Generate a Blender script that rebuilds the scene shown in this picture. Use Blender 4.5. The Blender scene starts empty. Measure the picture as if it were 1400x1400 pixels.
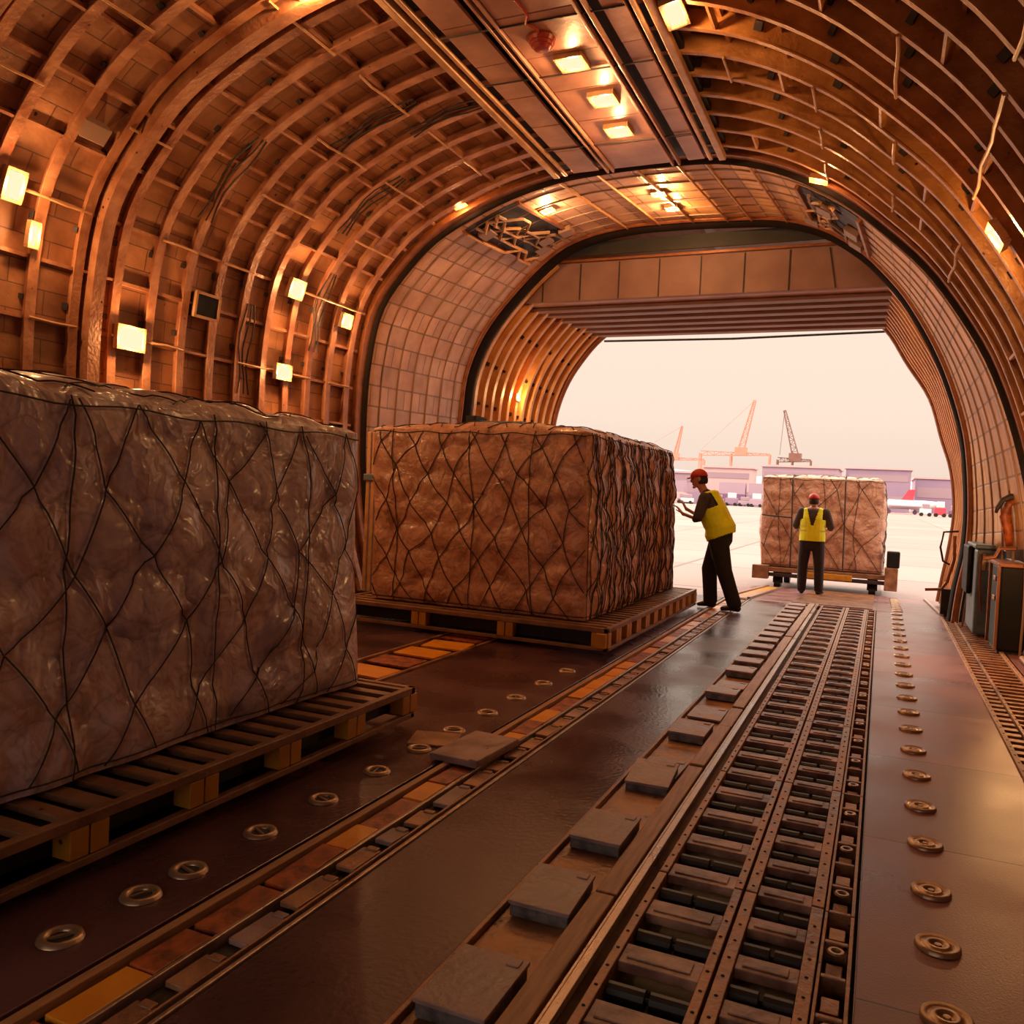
import bpy, bmesh, math, random
from mathutils import Vector, Matrix, noise
R = random.Random(7)
SC = bpy.context.scene
COL = SC.collection

# ------------------------------------------------------------------ helpers
def hexc(h):
    o = []
    for i in (0, 2, 4):
        c = int(h[i:i+2], 16) / 255
        o.append(c / 12.92 if c <= .04045 else ((c + .055) / 1.055) ** 2.4)
    return (*o, 1)

class MB:
    def __init__(s): s.v = []; s.f = []; s.m = []; s.uv = {}
    def add(s, vs, fs, mi=0):
        b = len(s.v); s.v += [tuple(p) for p in vs]
        for f in fs: s.f.append(tuple(b + i for i in f)); s.m.append(mi)
    def box(s, x0, x1, y0, y1, z0, z1, mi=0, rot=0, tilt=0):
        c = Vector(((x0+x1)/2, (y0+y1)/2, (z0+z1)/2))
        vs = [Vector((x, y, z)) for z in (z0, z1) for y in (y0, y1) for x in (x0, x1)]
        if rot or tilt:
            M = Matrix.Rotation(rot, 3, 'Z') @ Matrix.Rotation(tilt, 3, 'X')
            vs = [c + M @ (p - c) for p in vs]
        s.add(vs, [(0,2,3,1), (4,5,7,6), (0,1,5,4), (2,6,7,3), (0,4,6,2), (1,3,7,5)], mi)
    def beam(s, a, b, w, h, mi=0, up=(0,0,1)):
        a, b = Vector(a), Vector(b); d = (b-a).normalized(); u = Vector(up)
        if abs(d.dot(u)) > .98: u = Vector((0,1,0))
        x = d.cross(u).normalized(); z = x.cross(d)
        vs = [p + x*sx*w/2 + z*sz*h/2 for p in (a, b) for sz in (-1, 1) for sx in (-1, 1)]
        s.add(vs, [(0,2,3,1), (4,5,7,6), (0,1,5,4), (2,6,7,3), (0,4,6,2), (1,3,7,5)], mi)
    def tube(s, pts, r, n=6, mi=0, cap=True):
        pts = [Vector(p) for p in pts]; rings = []
        ref = Vector((.13, .27, .95))
        for i, p in enumerate(pts):
            d = (pts[min(i+1, len(pts)-1)] - pts[max(i-1, 0)])
            if d.length < 1e-9: d = Vector((0,0,1))
            d.normalize()
            x = d.cross(ref)
            if x.length < .1: x = d.cross(Vector((1,0,0)))
            x.normalize(); y = d.cross(x)
            rr = r[i] if isinstance(r, (list, tuple)) else r
            rings.append([p + (x*math.cos(2*math.pi*k/n) + y*math.sin(2*math.pi*k/n))*rr for k in range(n)])
        vs = [q for g in rings for q in g]; fs = []
        for i in range(len(pts)-1):
            for k in range(n):
                fs.append((i*n+k, i*n+(k+1) % n, (i+1)*n+(k+1) % n, (i+1)*n+k))
        if cap:
            fs.append(tuple(range(n-1, -1, -1))); fs.append(tuple(range((len(pts)-1)*n, len(pts)*n)))
        s.add(vs, fs, mi)
    def lathe(s, prof, c=(0,0,0), n=20, mi=0):
        vs = []; fs = []; m = len(prof)
        for k in range(n):
            a = 2*math.pi*k/n
            for r, z in prof: vs.append((c[0]+r*math.cos(a), c[1]+r*math.sin(a), c[2]+z))
        for k in range(n):
            for j in range(m-1):
                fs.append((k*m+j, ((k+1) % n)*m+j, ((k+1) % n)*m+j+1, k*m+j+1))
        s.add(vs, fs, mi)
    def ell(s, c, r, M=None, n=16, fn=None, mi=0):
        c = Vector(c); vs = []; fs = []; m = n//2
        for j in range(m+1):
            t = math.pi*j/m
            for k in range(n):
                a = 2*math.pi*k/n
                p = Vector((math.sin(t)*math.cos(a), math.sin(t)*math.sin(a), math.cos(t)))
                if fn: p = fn(p)
                p = Vector((p.x*r[0], p.y*r[1], p.z*r[2]))
                if M: p = M @ p
                vs.append(c + p)
        for j in range(m):
            for k in range(n):
                fs.append((j*n+k, (j+1)*n+k, (j+1)*n+(k+1) % n, j*n+(k+1) % n))
        s.add(vs, fs, mi)
    def sweep(s, pts, rad, lat, n=14, mi=0):
        """elliptic tapered limb: rad = [(a along lat, b across)]"""
        pts = [Vector(p) for p in pts]; lat = Vector(lat); P = []; Q = []
        d0 = (pts[1]-pts[0]).normalized(); d1 = (pts[-1]-pts[-2]).normalized()
        r0, r1 = rad[0], rad[-1]
        for q, w in ((-.75, .35), (-.5, .75)): P.append(pts[0]+d0*q*min(r0)); Q.append((r0[0]*w, r0[1]*w))
        P += pts; Q += list(rad)
        for q, w in ((.5, .75), (.75, .35)): P.append(pts[-1]+d1*q*min(r1)); Q.append((r1[0]*w, r1[1]*w))
        vs = []; fs = []; N = len(P)
        for i, p in enumerate(P):
            d = (P[min(i+1, N-1)]-P[max(i-1, 0)]).normalized()
            x = (lat - d*lat.dot(d)); x.normalize(); y = d.cross(x)
            for k in range(n):
                a = 2*math.pi*k/n
                vs.append(p + x*math.cos(a)*Q[i][0] + y*math.sin(a)*Q[i][1])
        for i in range(N-1):
            for k in range(n): fs.append((i*n+k, i*n+(k+1) % n, (i+1)*n+(k+1) % n, (i+1)*n+k))
        fs.append(tuple(range(n-1, -1, -1))); fs.append(tuple(range((N-1)*n, N*n)))
        s.add(vs, fs, mi)
    def build(s, name, mats, parent=None, bevel=0, smooth=False, uvs=None, loc=None):
        me = bpy.data.meshes.new(name); me.from_pydata(s.v, [], s.f)
        if not isinstance(mats, (list, tuple)): mats = [mats]
        for m in mats: me.materials.append(m)
        me.polygons.foreach_set('material_index', s.m)
        if smooth: me.polygons.foreach_set('use_smooth', [True]*len(me.polygons))
        if uvs:
            l = me.uv_layers.new(name='UVMap')
            for lp in me.loops: l.data[lp.index].uv = uvs[lp.vertex_index]
        me.update()
        o = bpy.data.objects.new(name, me); COL.objects.link(o)
        if parent: o.parent = parent
        if loc: o.location = loc
        if bevel:
            b = o.modifiers.new('b', 'BEVEL'); b.width = bevel; b.segments = 2; b.limit_method = 'ANGLE'
        return o

def fix_normals(o):
    bm = bmesh.new(); bm.from_mesh(o.data); bmesh.ops.recalc_face_normals(bm, faces=bm.faces); bm.to_mesh(o.data); bm.free()

def tag(o, label, cat=None, group=None, kind=None):
    o['label'] = label
    if cat: o['category'] = cat
    if group: o['group'] = group
    if kind: o['kind'] = kind
    return o
def empty(name, loc, label, cat, group=None, rz=0, kind=None):
    o = bpy.data.objects.new(name, None); COL.objects.link(o); o.location = loc; o.rotation_euler.z = rz
    o.empty_display_size = .1
    return tag(o, label, cat, group, kind)
def struct(o, label, cat):
    return tag(o, label, cat, None, 'structure')
def dup(root, loc, label, group=None, rot=None):
    def cp(o, par):
        c = o.copy(); COL.objects.link(c); c.parent = par
        for ch in o.children: cp(ch, c)
        return c
    r = cp(root, None); r.location = loc; r['label'] = label
    if group: r['group'] = group
    if rot: r.rotation_euler = rot
    return r
ORD = ['nearest', 'second', 'third', 'fourth', 'fifth', 'sixth', 'seventh', 'eighth', 'ninth', 'tenth', 'eleventh', 'twelfth',
       'thirteenth', 'fourteenth', 'fifteenth', 'sixteenth', 'seventeenth', 'eighteenth', 'nineteenth', 'twentieth'] + \
      ['twenty-' + w for w in ('first','second','third','fourth','fifth','sixth','seventh','eighth','ninth')] + ['thirtieth'] + \
      ['thirty-' + w for w in ('first','second','third','fourth','fifth','sixth','seventh','eighth','ninth')] + ['fortieth'] + \
      ['forty-' + w for w in ('first','second','third','fourth','fifth','sixth','seventh','eighth','ninth')] + ['fiftieth']

# ------------------------------------------------------------------ materials
def mat(name, c1, c2=None, rough=.5, metal=0, scale=3, bump=0, bscale=20, coat=0, spots=None, spot_scale=6, spot_size=.18,
        rvar=0, brick=None, stretch=None, uv=False, objrand=0, spec=.5, detail=4, contrast=1):
    m = bpy.data.materials.new(name); m.use_nodes = True
    nt = m.node_tree; N = nt.nodes; L = nt.links; P = N['Principled BSDF']
    tc = N.new('ShaderNodeTexCoord'); co = tc.outputs['UV' if uv else 'Object']
    if stretch:
        mp = N.new('ShaderNodeMapping'); mp.inputs['Scale'].default_value = stretch; L.new(co, mp.inputs[0]); cs = mp.outputs[0]
    else: cs = co
    nz = N.new('ShaderNodeTexNoise'); nz.inputs['Scale'].default_value = scale; nz.inputs['Detail'].default_value = detail
    L.new(cs, nz.inputs['Vector'])
    cr = N.new('ShaderNodeMapRange'); cr.inputs[1].default_value = .5 - .22/contrast; cr.inputs[2].default_value = .5 + .22/contrast
    L.new(nz.outputs[0], cr.inputs[0])
    def mix(fac, a, b, mode='MIX'):
        x = N.new('ShaderNodeMix'); x.data_type = 'RGBA'; x.blend_type = mode
        for sock, val in ((x.inputs[0], fac), (x.inputs[6], a), (x.inputs[7], b)):
            if hasattr(val, 'links') or hasattr(val, 'is_linked'): L.new(val, sock)
            else: sock.default_value = val
        return x.outputs[2]
    col = mix(cr.outputs[0], c1, c2 or c1)
    height = None
    if brick:
        bt = N.new('ShaderNodeTexBrick'); L.new(co, bt.inputs[0])
        bt.inputs['Scale'].default_value = 1; bt.inputs['Brick Width'].default_value = brick[0]; bt.inputs['Row Height'].default_value = brick[1]
        bt.inputs['Mortar Size'].default_value = brick[2]; bt.inputs['Color1'].default_value = (.82,.82,.82,1); bt.inputs['Color2'].default_value = (1.12,1.1,1.08,1)
        bt.inputs['Mortar'].default_value = (brick[3],)*3 + (1,); bt.offset = brick[4] if len(brick) > 4 else .5
        bt.inputs['Mortar Smooth'].default_value = .3
        col = mix(1., col, bt.outputs[0], 'MULTIPLY')
        height = bt.outputs['Fac']
    if spots:
        vo = N.new('ShaderNodeTexVoronoi'); vo.inputs['Scale'].default_value = spot_scale; L.new(co, vo.inputs['Vector'])
        n2 = N.new('ShaderNodeTexNoise'); n2.inputs['Scale'].default_value = spot_scale*3; L.new(co, n2.inputs['Vector'])
        ad = N.new('ShaderNodeMath'); ad.operation = 'MULTIPLY_ADD'; L.new(n2.outputs[0], ad.inputs[0]); ad.inputs[1].default_value = .25; L.new(vo.outputs['Distance'], ad.inputs[2])
        mr = N.new('ShaderNodeMapRange'); mr.inputs[1].default_value = spot_size+.1; mr.inputs[2].default_value = spot_size+.16
        mr.inputs[3].default_value = 1; mr.inputs[4].default_value = 0; L.new(ad.outputs[0], mr.inputs[0])
        col = mix(mr.outputs[0], col, spots)
    if objrand:
        oi = N.new('ShaderNodeObjectInfo'); mr = N.new('ShaderNodeMapRange'); mr.inputs[3].default_value = 1-objrand; mr.inputs[4].default_value = 1+objrand
        L.new(oi.outputs['Random'], mr.inputs[0])
        col = mix(1., col, mr.outputs[0], 'MULTIPLY')
    L.new(col, P.inputs['Base Color'])
    P.inputs['Roughness'].default_value = rough; P.inputs['Metallic'].default_value = metal
    P.inputs['Specular IOR Level'].default_value = spec
    if coat: P.inputs['Coat Weight'].default_value = coat; P.inputs['Coat Roughness'].default_value = .22
    if rvar:
        mr = N.new('ShaderNodeMapRange'); mr.inputs[3].default_value = rough-rvar; mr.inputs[4].default_value = rough+rvar
        L.new(cr.outputs[0], mr.inputs[0]); L.new(mr.outputs[0], P.inputs['Roughness'])
    if bump:
        nb = N.new('ShaderNodeTexNoise'); nb.inputs['Scale'].default_value = bscale; nb.inputs['Detail'].default_value = 5; L.new(cs, nb.inputs['Vector'])
        bu = N.new('ShaderNodeBump'); bu.inputs['Strength'].default_value = bump; bu.inputs['Distance'].default_value = .02
        L.new(nb.outputs[0], bu.inputs['Height']); L.new(bu.outputs[0], P.inputs['Normal'])
        if coat: L.new(bu.outputs[0], P.inputs['Coat Normal'])
        if height:
            b2 = N.new('ShaderNodeBump'); b2.invert = True; b2.inputs['Strength'].default_value = .6; b2.inputs['Distance'].default_value = .01
            L.new(height, b2.inputs['Height']); L.new(bu.outputs[0], b2.inputs['Normal']); L.new(b2.outputs[0], P.inputs['Normal'])
    return m
def emis(name, c, s):
    m = bpy.data.materials.new(name); m.use_nodes = True; nt = m.node_tree; nt.nodes.clear()
    e = nt.nodes.new('ShaderNodeEmission'); e.inputs[0].default_value = c; e.inputs[1].default_value = s
    o = nt.nodes.new('ShaderNodeOutputMaterial'); nt.links.new(e.outputs[0], o.inputs[0]); return m

M = {}
M['wallL'] = mat('quilted_tan_lining', hexc('6E3E22'), hexc('B27A56'), .55, 0, 1.6, .4, 14, spots=hexc('1E0E07'), spot_scale=4.6, spot_size=.03, detail=9, brick=(.62,.19,.006,.45), uv=True, contrast=1.2)
M['wallR'] = mat('ochre_lining', hexc('5E3616'), hexc('A06632'), .55, 0, 1.8, .4, 14, spots=hexc('160A04'), spot_scale=5.5, spot_size=.05, detail=9, brick=(.5,.187,.008,.4), uv=True, contrast=1.2)
M['rib'] = mat('ochre_frame_paint', hexc('8A5222'), hexc('C08448'), .42, .1, 5, .3, 30, spots=hexc('2E1608'), spot_scale=7, spot_size=.05, detail=8)
M['ribL'] = mat('tan_frame_paint', hexc('84492C'), hexc('BC8460'), .42, .1, 5, .3, 30, spots=hexc('2E1608'), spot_scale=7, spot_size=.05, detail=8)
M['pipe'] = mat('pale_pipe_paint', hexc('C89A70'), hexc('A87448'), .4, .1, 8)
M['nose'] = mat('pinkish_panel_paint', hexc('AC7C64'), hexc('DCB096'), .5, 0, 2.2, .3, 14, spots=hexc('3E2014'), spot_scale=6, spot_size=.02, detail=9, brick=(.42,.27,.012,.45), uv=True)
M['noseR_lit'] = mat('panel_paint_warm_lit', hexc('B87E48'), hexc('E2AE74'), .5, 0, 2.2, .3, 14, spots=hexc('3E2014'), spot_scale=6, spot_size=.02, brick=(.42,.27,.012,.45), uv=True, detail=9)  # nose panels again, with the orange lamp glow put into the colour
M['visor'] = mat('amber_rib_paint', hexc('BC7A3C'), hexc('E0A462'), .45, 0, 3, .2, 30, stretch=(1,.4,1))
M['strip'] = mat('ceiling_panel_paint', hexc('94624E'), hexc('BC8A74'), .42, .1, 3, .2, 12, spots=hexc('5B3426'), spot_scale=3, spot_size=-.05)
M['dark'] = mat('near_black_parts_and_shade', hexc('14100F'), hexc('221A18'), .6, 0, 6)  # dark parts, and the sheet that stands in for shade above the deck
M['seal'] = mat('black_seal', hexc('18110F'), hexc('261A16'), .9, 0, 6, spec=.15)
M['floor'] = mat('worn_dark_deck', hexc('3A2226'), hexc('603C3E'), .28, .0, 1.2, .15, 40, spots=hexc('170D0B'), spot_scale=4.5, spot_size=-.01, rvar=.15, contrast=1.3, detail=9)
M['floorR'] = mat('worn_brown_deck', hexc('70464A'), hexc('946462'), .34, 0, 1.6, .12, 120, spots=hexc('241411'), spot_scale=4.5, spot_size=-.03, rvar=.12, detail=8, brick=(1.06,1.3,.006,.45,0.))
M['under'] = mat('grimy_recess', hexc('1C1311'), hexc('3A261E'), .6, .1, 7, .3, 30)
for q in ('floor', 'floorR'): M[q].node_tree.nodes['Principled BSDF'].inputs['Specular Tint'].default_value = (1, .72, .62, 1)
M['rung'] = mat('mottled_dirty_rung', hexc('6A4036'), hexc('BC8C76'), .45, 0, 6, .3, 30, spots=hexc('20120E'), spot_scale=9, spot_size=.06, contrast=1.8, detail=9)
M['steel'] = mat('worn_steel', hexc('8B6E60'), hexc('B39A88'), .34, .6, 5, .15, 50, spots=hexc('3E2418'), spot_scale=7, spot_size=.0, rvar=.1)
M['rust'] = mat('rusty_track_paint', hexc('6E4632'), hexc('B8845E'), .45, .25, 6, .3, 40, spots=hexc('24130C'), spot_scale=12, spot_size=.08, rvar=.1)
M['wood'] = mat('worn_timber', hexc('8C5A34'), hexc('B98452'), .5, 0, 5, .2, 30, stretch=(12,1,6), spots=hexc('3A2012'), spot_scale=4, spot_size=-.04)
M['orange'] = mat('orange_paint', hexc('F2A022'), hexc('DC8414'), .4, 0, 6, .15, 30, spots=hexc('5A2A0C'), spot_scale=6, spot_size=.04)
M['rustorange'] = mat('rust_worn_orange_paint', hexc('B4581C'), hexc('6A2C10'), .5, 0, 14, .3, 30, contrast=1.6)
M['yellow'] = mat('yellow_block_paint', hexc('C88A22'), hexc('A86A14'), .45, 0, 7, .1, 30, spots=hexc('3E220C'), spot_scale=9, spot_size=.06)
M['plate'] = mat('dirty_grey_plate', hexc('7E5A54'), hexc('B4928C'), .42, 0, 6, .3, 30, spots=hexc('33231E'), spot_scale=14, spot_size=.06, rvar=.12, objrand=.12)
M['plateside'] = mat('scraped_plate_side', hexc('4A4244'), hexc('8E8384'), .4, .3, 14, .3, 40)
M['roller'] = mat('dark_roller', hexc('1E1A1C'), hexc('352E31'), .5, 0, 5)
M['puck'] = mat('brass_tie_down', hexc('94725A'), hexc('BB9A7C'), .35, .6, 9, .1, 40)
M['palletwood'] = mat('rusty_pallet_frame', hexc('6E4630'), hexc('9A6C4A'), .5, .15, 6, .3, 30, spots=hexc('281710'), spot_scale=8, spot_size=.05)
def cargo_mat(name, cols, coat, rough=.45):
    m = bpy.data.materials.new(name); m.use_nodes = True; nt = m.node_tree; N = nt.nodes; L = nt.links; P = N['Principled BSDF']
    tc = N.new('ShaderNodeTexCoord'); nz = N.new('ShaderNodeTexNoise'); nz.inputs['Scale'].default_value = 2.6; nz.inputs['Detail'].default_value = 7
    nz.inputs['Roughness'].default_value = .62; nz.inputs['Distortion'].default_value = 1.1; L.new(tc.outputs['Object'], nz.inputs['Vector'])
    cr = N.new('ShaderNodeValToRGB'); L.new(nz.outputs[0], cr.inputs[0]); e = cr.color_ramp.elements
    ps = (.33, .43, .52, .6, .7)
    e[0].position = ps[0]; e[0].color = hexc(cols[0]); e[1].position = ps[4]; e[1].color = hexc(cols[4])
    for p, c in zip(ps[1:4], cols[1:4]): q = e.new(p); q.color = hexc(c)
    vo = N.new('ShaderNodeTexVoronoi'); vo.inputs['Scale'].default_value = 3.1; vo.feature = 'DISTANCE_TO_EDGE'
    nd = N.new('ShaderNodeTexNoise'); nd.inputs['Scale'].default_value = 5; L.new(tc.outputs['Object'], nd.inputs['Vector'])
    ma = N.new('ShaderNodeMix'); ma.data_type = 'RGBA'; ma.blend_type = 'LINEAR_LIGHT'; ma.inputs[0].default_value = .25
    L.new(tc.outputs['Object'], ma.inputs[6]); L.new(nd.outputs['Color'], ma.inputs[7]); L.new(ma.outputs[2], vo.inputs['Vector'])
    mr = N.new('ShaderNodeMapRange'); mr.inputs[2].default_value = .05; mr.inputs[3].default_value = .72; mr.inputs[4].default_value = 1; L.new(vo.outputs[0], mr.inputs[0])
    mx = N.new('ShaderNodeMix'); mx.data_type = 'RGBA'; mx.blend_type = 'MULTIPLY'; mx.inputs[0].default_value = 1
    L.new(cr.outputs[0], mx.inputs[6]); L.new(mr.outputs[0], mx.inputs[7]); L.new(mx.outputs[2], P.inputs['Base Color'])
    P.inputs['Roughness'].default_value = rough; P.inputs['Coat Weight'].default_value = coat; P.inputs['Coat Roughness'].default_value = .16
    w = N.new('ShaderNodeTexNoise'); w.inputs['Scale'].default_value = 4.2; w.inputs['Detail'].default_value = 3; w.inputs['Distortion'].default_value = .5; L.new(tc.outputs['Object'], w.inputs['Vector'])
    rg = N.new('ShaderNodeMath'); rg.operation = 'PINGPONG'; rg.inputs[1].default_value = .12; L.new(w.outputs[0], rg.inputs[0])
    bu = N.new('ShaderNodeBump'); bu.inputs['Strength'].default_value = .5; bu.inputs['Distance'].default_value = .1; L.new(rg.outputs[0], bu.inputs['Height'])
    L.new(bu.outputs[0], P.inputs['Normal']); L.new(bu.outputs[0], P.inputs['Coat Normal'])
    return m
M['wrap1'] = cargo_mat('mauve_shrink_wrap', ('94797E', 'C0A2A4', 'DABEBB', 'C0968A', 'EEDCD8'), .35)
M['wrap2'] = cargo_mat('brown_shrink_wrap', ('8C5840', 'B87C5E', 'D0967A', 'B47C5E', 'E4B498'), .2)
M['wrap3'] = cargo_mat('pinkish_brown_shrink_wrap', ('8C5C48', 'B07E66', 'C29278', 'A4705A', 'D2A890'), .2)
M['net'] = mat('dark_net_cord', hexc('2C1F1C'), hexc('41302A'), .8, 0, 20)
M['black'] = mat('black_cabinet_paint', hexc('120E0D'), hexc('1E1714'), .6, 0, 5, spec=.2)
M['blue'] = mat('blue_grey_cabinet_paint', hexc('4A5560'), hexc('67727A'), .45, .1, 5, .1, 30, spots=hexc('A89C90'), spot_scale=6, spot_size=-.05)
M['copper'] = mat('copper_brown_trim', hexc('9C5F38'), hexc('7A4424'), .4, .3, 8)
M['skin'] = mat('skin', hexc('B97C5E'), hexc('A86E52'), .5, 0, 8)
M['hivis'] = mat('hi_vis_yellow', hexc('F2F61C'), hexc('DEE212'), .7, 0, 8, .25, 16)
M['band'] = mat('vest_band', hexc('B8B440'), hexc('CFCB50'), .5, 0, 8)
M['shirt'] = mat('dark_shirt', hexc('3A2F30'), hexc('4A3C3C'), .85, 0, 9, .2, 18)
M['trouser'] = mat('black_trousers', hexc('1A1416'), hexc('241C1E'), .85, 0, 9, .2, 18)
M['shoe'] = mat('black_shoe', hexc('151112'), None, .5)
M['cap'] = mat('red_cap', hexc('C42A22'), hexc('AE2018'), .6, 0, 9)
M['hair'] = mat('dark_hair', hexc('2B1D18'), None, .8)
M['apron'] = mat('pale_concrete_apron', hexc('826A6A'), hexc('907876'), .6, 0, .15, .1, 5, brick=(4.6,5.5,.07,.4,0.))
M['diff'] = emis('warm_lamp_diffuser', (1, .80, .50, 1), 1.05)
M['fix'] = mat('brass_lamp_housing', hexc('B08A68'), hexc('9A744E'), .4, .2, 8)
M['reddome'] = mat('dull_red_glass', hexc('8E2A1C'), hexc('A33A28'), .25, 0, 5)

# ------------------------------------------------------------------ camera (photo: 62.6 degree lens, slight roll)
cam = bpy.data.cameras.new('camera'); co = bpy.data.objects.new('camera', cam); COL.objects.link(co)
FPX, HORIZ, CH = 1151., .047, 1.42
def unit(v): return Vector(v).normalized()
x2 = (507*700 + 10*(690-1207*HORIZ-700) - FPX*FPX)/(507-10*HORIZ); y2 = 690 + HORIZ*(x2-1207)
AY = unit((507, -10, FPX)); AX = unit((-(x2-700), -(y2-700), -FPX)); AZ = AX.cross(AY)
rt = Vector((AX[0], AY[0], AZ[0])); dn = Vector((AX[1], AY[1], AZ[1])); fw = Vector((AX[2], AY[2], AZ[2]))
mw = Matrix((rt, -dn, -fw)).transposed().to_4x4(); mw.translation = (0, 0, CH)
co.matrix_world = mw; cam.sensor_width = 36; cam.lens = FPX/1400*36; cam.clip_end = 2000; cam.clip_start = .05
SC.camera = co

# ------------------------------------------------------------------ hull profiles (X, Z), left foot -> crown -> right foot
P1 = [(-5.75,0),(-5.95,.6),(-6.09,1.3),(-6.14,2.1),(-6.11,2.87),(-5.95,3.59),(-5.52,4.14),(-5.07,4.49),(-4.35,4.80),(-3.67,4.97),(-3.09,5.02),
      (-2.42,5.03),(-1.73,4.99),(-1.12,4.81),(-.55,4.49),(-.12,4.13),(.28,3.73),(.62,3.25),(.89,2.76),(1.13,2.09),(1.3,1.35),(1.37,.65),(1.37,0)]
P2 = [(-5.7,0),(-5.92,.6),(-6.1,1.3),(-6.18,2.0),(-6.15,2.62),(-6.08,3.2),(-5.81,3.81),(-5.33,4.40),(-4.78,4.90),(-4.3,5.14),(-3.65,5.26),
      (-3.0,5.28),(-2.3,5.26),(-1.48,5.20),(-.89,5.01),(-.45,4.72),(-.15,4.43),(.17,4.03),(.52,3.42),(.75,2.86),(.92,2.25),(1.0,1.5),(1.0,.9),(.93,.4),(.88,-.2)]
P3 = [(-5.5,-.1),(-5.7,.6),(-5.85,1.3),(-5.9,2.1),(-5.86,2.78),(-5.64,3.45),(-5.25,4.03),(-4.90,4.37),(-4.4,4.7),(-3.7,4.9),(-3.0,4.98),
      (-2.2,4.98),(-1.5,4.9),(-.8,4.72),(-.16,4.36),(.26,3.72),(.61,3.17),(.82,2.51),(.98,2.02),(1.06,1.39),(1.02,.8),(.95,.3),(.9,-.1)]
def catmull(P, n):
    Q = [Vector((p[0], 0, p[1])) for p in P]; out = []
    Q = [Q[0]*2-Q[1]] + Q + [Q[-1]*2-Q[-2]]
    for i in range(1, len(Q)-2):
        for k in range(12):
            t = k/12; a, b, c, d = Q[i-1:i+3]
            out.append(.5*((2*b)+(c-a)*t+(2*a-5*b+4*c-d)*t*t+(3*b-a-3*c+d)*t**3))
    out.append(Q[-2])
    L = [0]
    for i in range(1, len(out)): L.append(L[-1]+(out[i]-out[i-1]).length)
    res = []; j = 0
    for k in range(n):
        s = L[-1]*k/(n-1)
        while j < len(L)-2 and L[j+1] < s: j += 1
        u = (s-L[j])/(L[j+1]-L[j]); res.append(out[j].lerp(out[j+1], max(0, min(1, u))))
    return res, L[-1]
NP = 97
C1, L1 = catmull(P1, NP); C2, L2 = catmull(P2, NP); C3, L3 = catmull(P3, NP)
def normals(C):
    o = []
    for i in range(len(C)):
        d = (C[min(i+1, len(C)-1)]-C[max(i-1, 0)]).normalized()
        o.append(Vector((d.z, 0, -d.x)))     # inward
    return o
N1, N2, N3 = normals(C1), normals(C2), normals(C3)
if N1[48].z > 0: N1, N2, N3 = [[-n for n in q] for q in (N1, N2, N3)]
def hull(name, Ca, Na, ya, Cb, Nb, yb, i0, i1, off, m, rows, L, thick=.1):
    mb = MB(); uv = []; n = i1-i0+1
    for j in range(rows+1):
        t = j/rows; y = ya+(yb-ya)*t
        for i in range(i0, i1+1):
            p = (Ca[i]-Na[i]*off).lerp(Cb[i]-Nb[i]*off, t); mb.v.append((p.x, y, p.z)); uv.append((y, L*i/(NP-1)))
    for j in range(rows):
        for i in range(n-1):
            a = j*n+i; mb.f.append((a, a+n, a+n+1, a+1)); mb.m.append(0)
    o = mb.build(name, m, smooth=True, uvs=uv)
    # make normals face inward
    me = o.data; c = me.polygons[len(me.polygons)//2]
    ctr = Vector((-2.45, c.center.y, 2.3))
    if (ctr-c.center).dot(c.normal) < 0: me.flip_normals()
    s = o.modifiers.new('s', 'SOLIDIFY'); s.thickness = thick; s.offset = -1
    return o
def idx(C, x, hi=True):   # index near crown with X==x
    return min(range(20, NP-20), key=lambda i: abs(C[i].x-x))
iL, iR = idx(C1, -3.45), idx(C1, -1.71)
YB, Y1, Y2, Y3 = -3.0, 9.0, 12.0, 15.2
OFF = .15; OFL = .085
struct(hull('wall_left', C1, N1, YB, C1, N1, Y1, 0, iL, OFL, M['wallL'], 24, L1), 'curved tan quilted lining of the hold on the left side', 'wall')
struct(hull('ceiling', C1, N1, YB, C1, N1, Y1, iL, iR, OFF, M['wallL'], 24, L1), 'crown of the cargo hold above the flat ceiling panels', 'ceiling')
struct(hull('wall_right', C1, N1, YB, C1, N1, Y1, iR, NP-1, OFF, M['wallR'], 24, L1), 'curved ochre lining of the hold on the right side', 'wall')
struct(hull('wall_nose_left', C1, N1, Y1+.06, C2, N2, Y2-.1, 0, 48, 0, M['nose'], 10, L1), 'pinkish panelled nose section curving up on the left', 'wall')
iN = min(range(60, NP), key=lambda i: abs(C1[i].z-1.0))
mb = MB(); mb.box(1.4, 1.5, 9.06, 11.85, -.09, 1.3); struct(mb.build('wall_lower_right', M['wallR']), 'lower vertical panel behind the cabinets at the right wall', 'wall')
struct(hull('wall_nose_right', C1, N1, Y1+.06, C2, N2, Y2-.1, 48, iN, 0, M['noseR_lit'], 10, L1), 'panelled nose section curving down on the right, lamp glow in its colour', 'wall')
struct(hull('wall_visor_left', C2, N2, Y2+.1, C3, N3, Y3, 0, 48, .12, M['visor'], 8, L1), 'amber lining of the raised nose door on the left', 'wall')
struct(hull('wall_visor_right', C2, N2, Y2+.1, C3, N3, Y3, 48, NP-1, .12, M['visor'], 8, L1), 'amber lining of the raised nose door on the right', 'wall')

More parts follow.
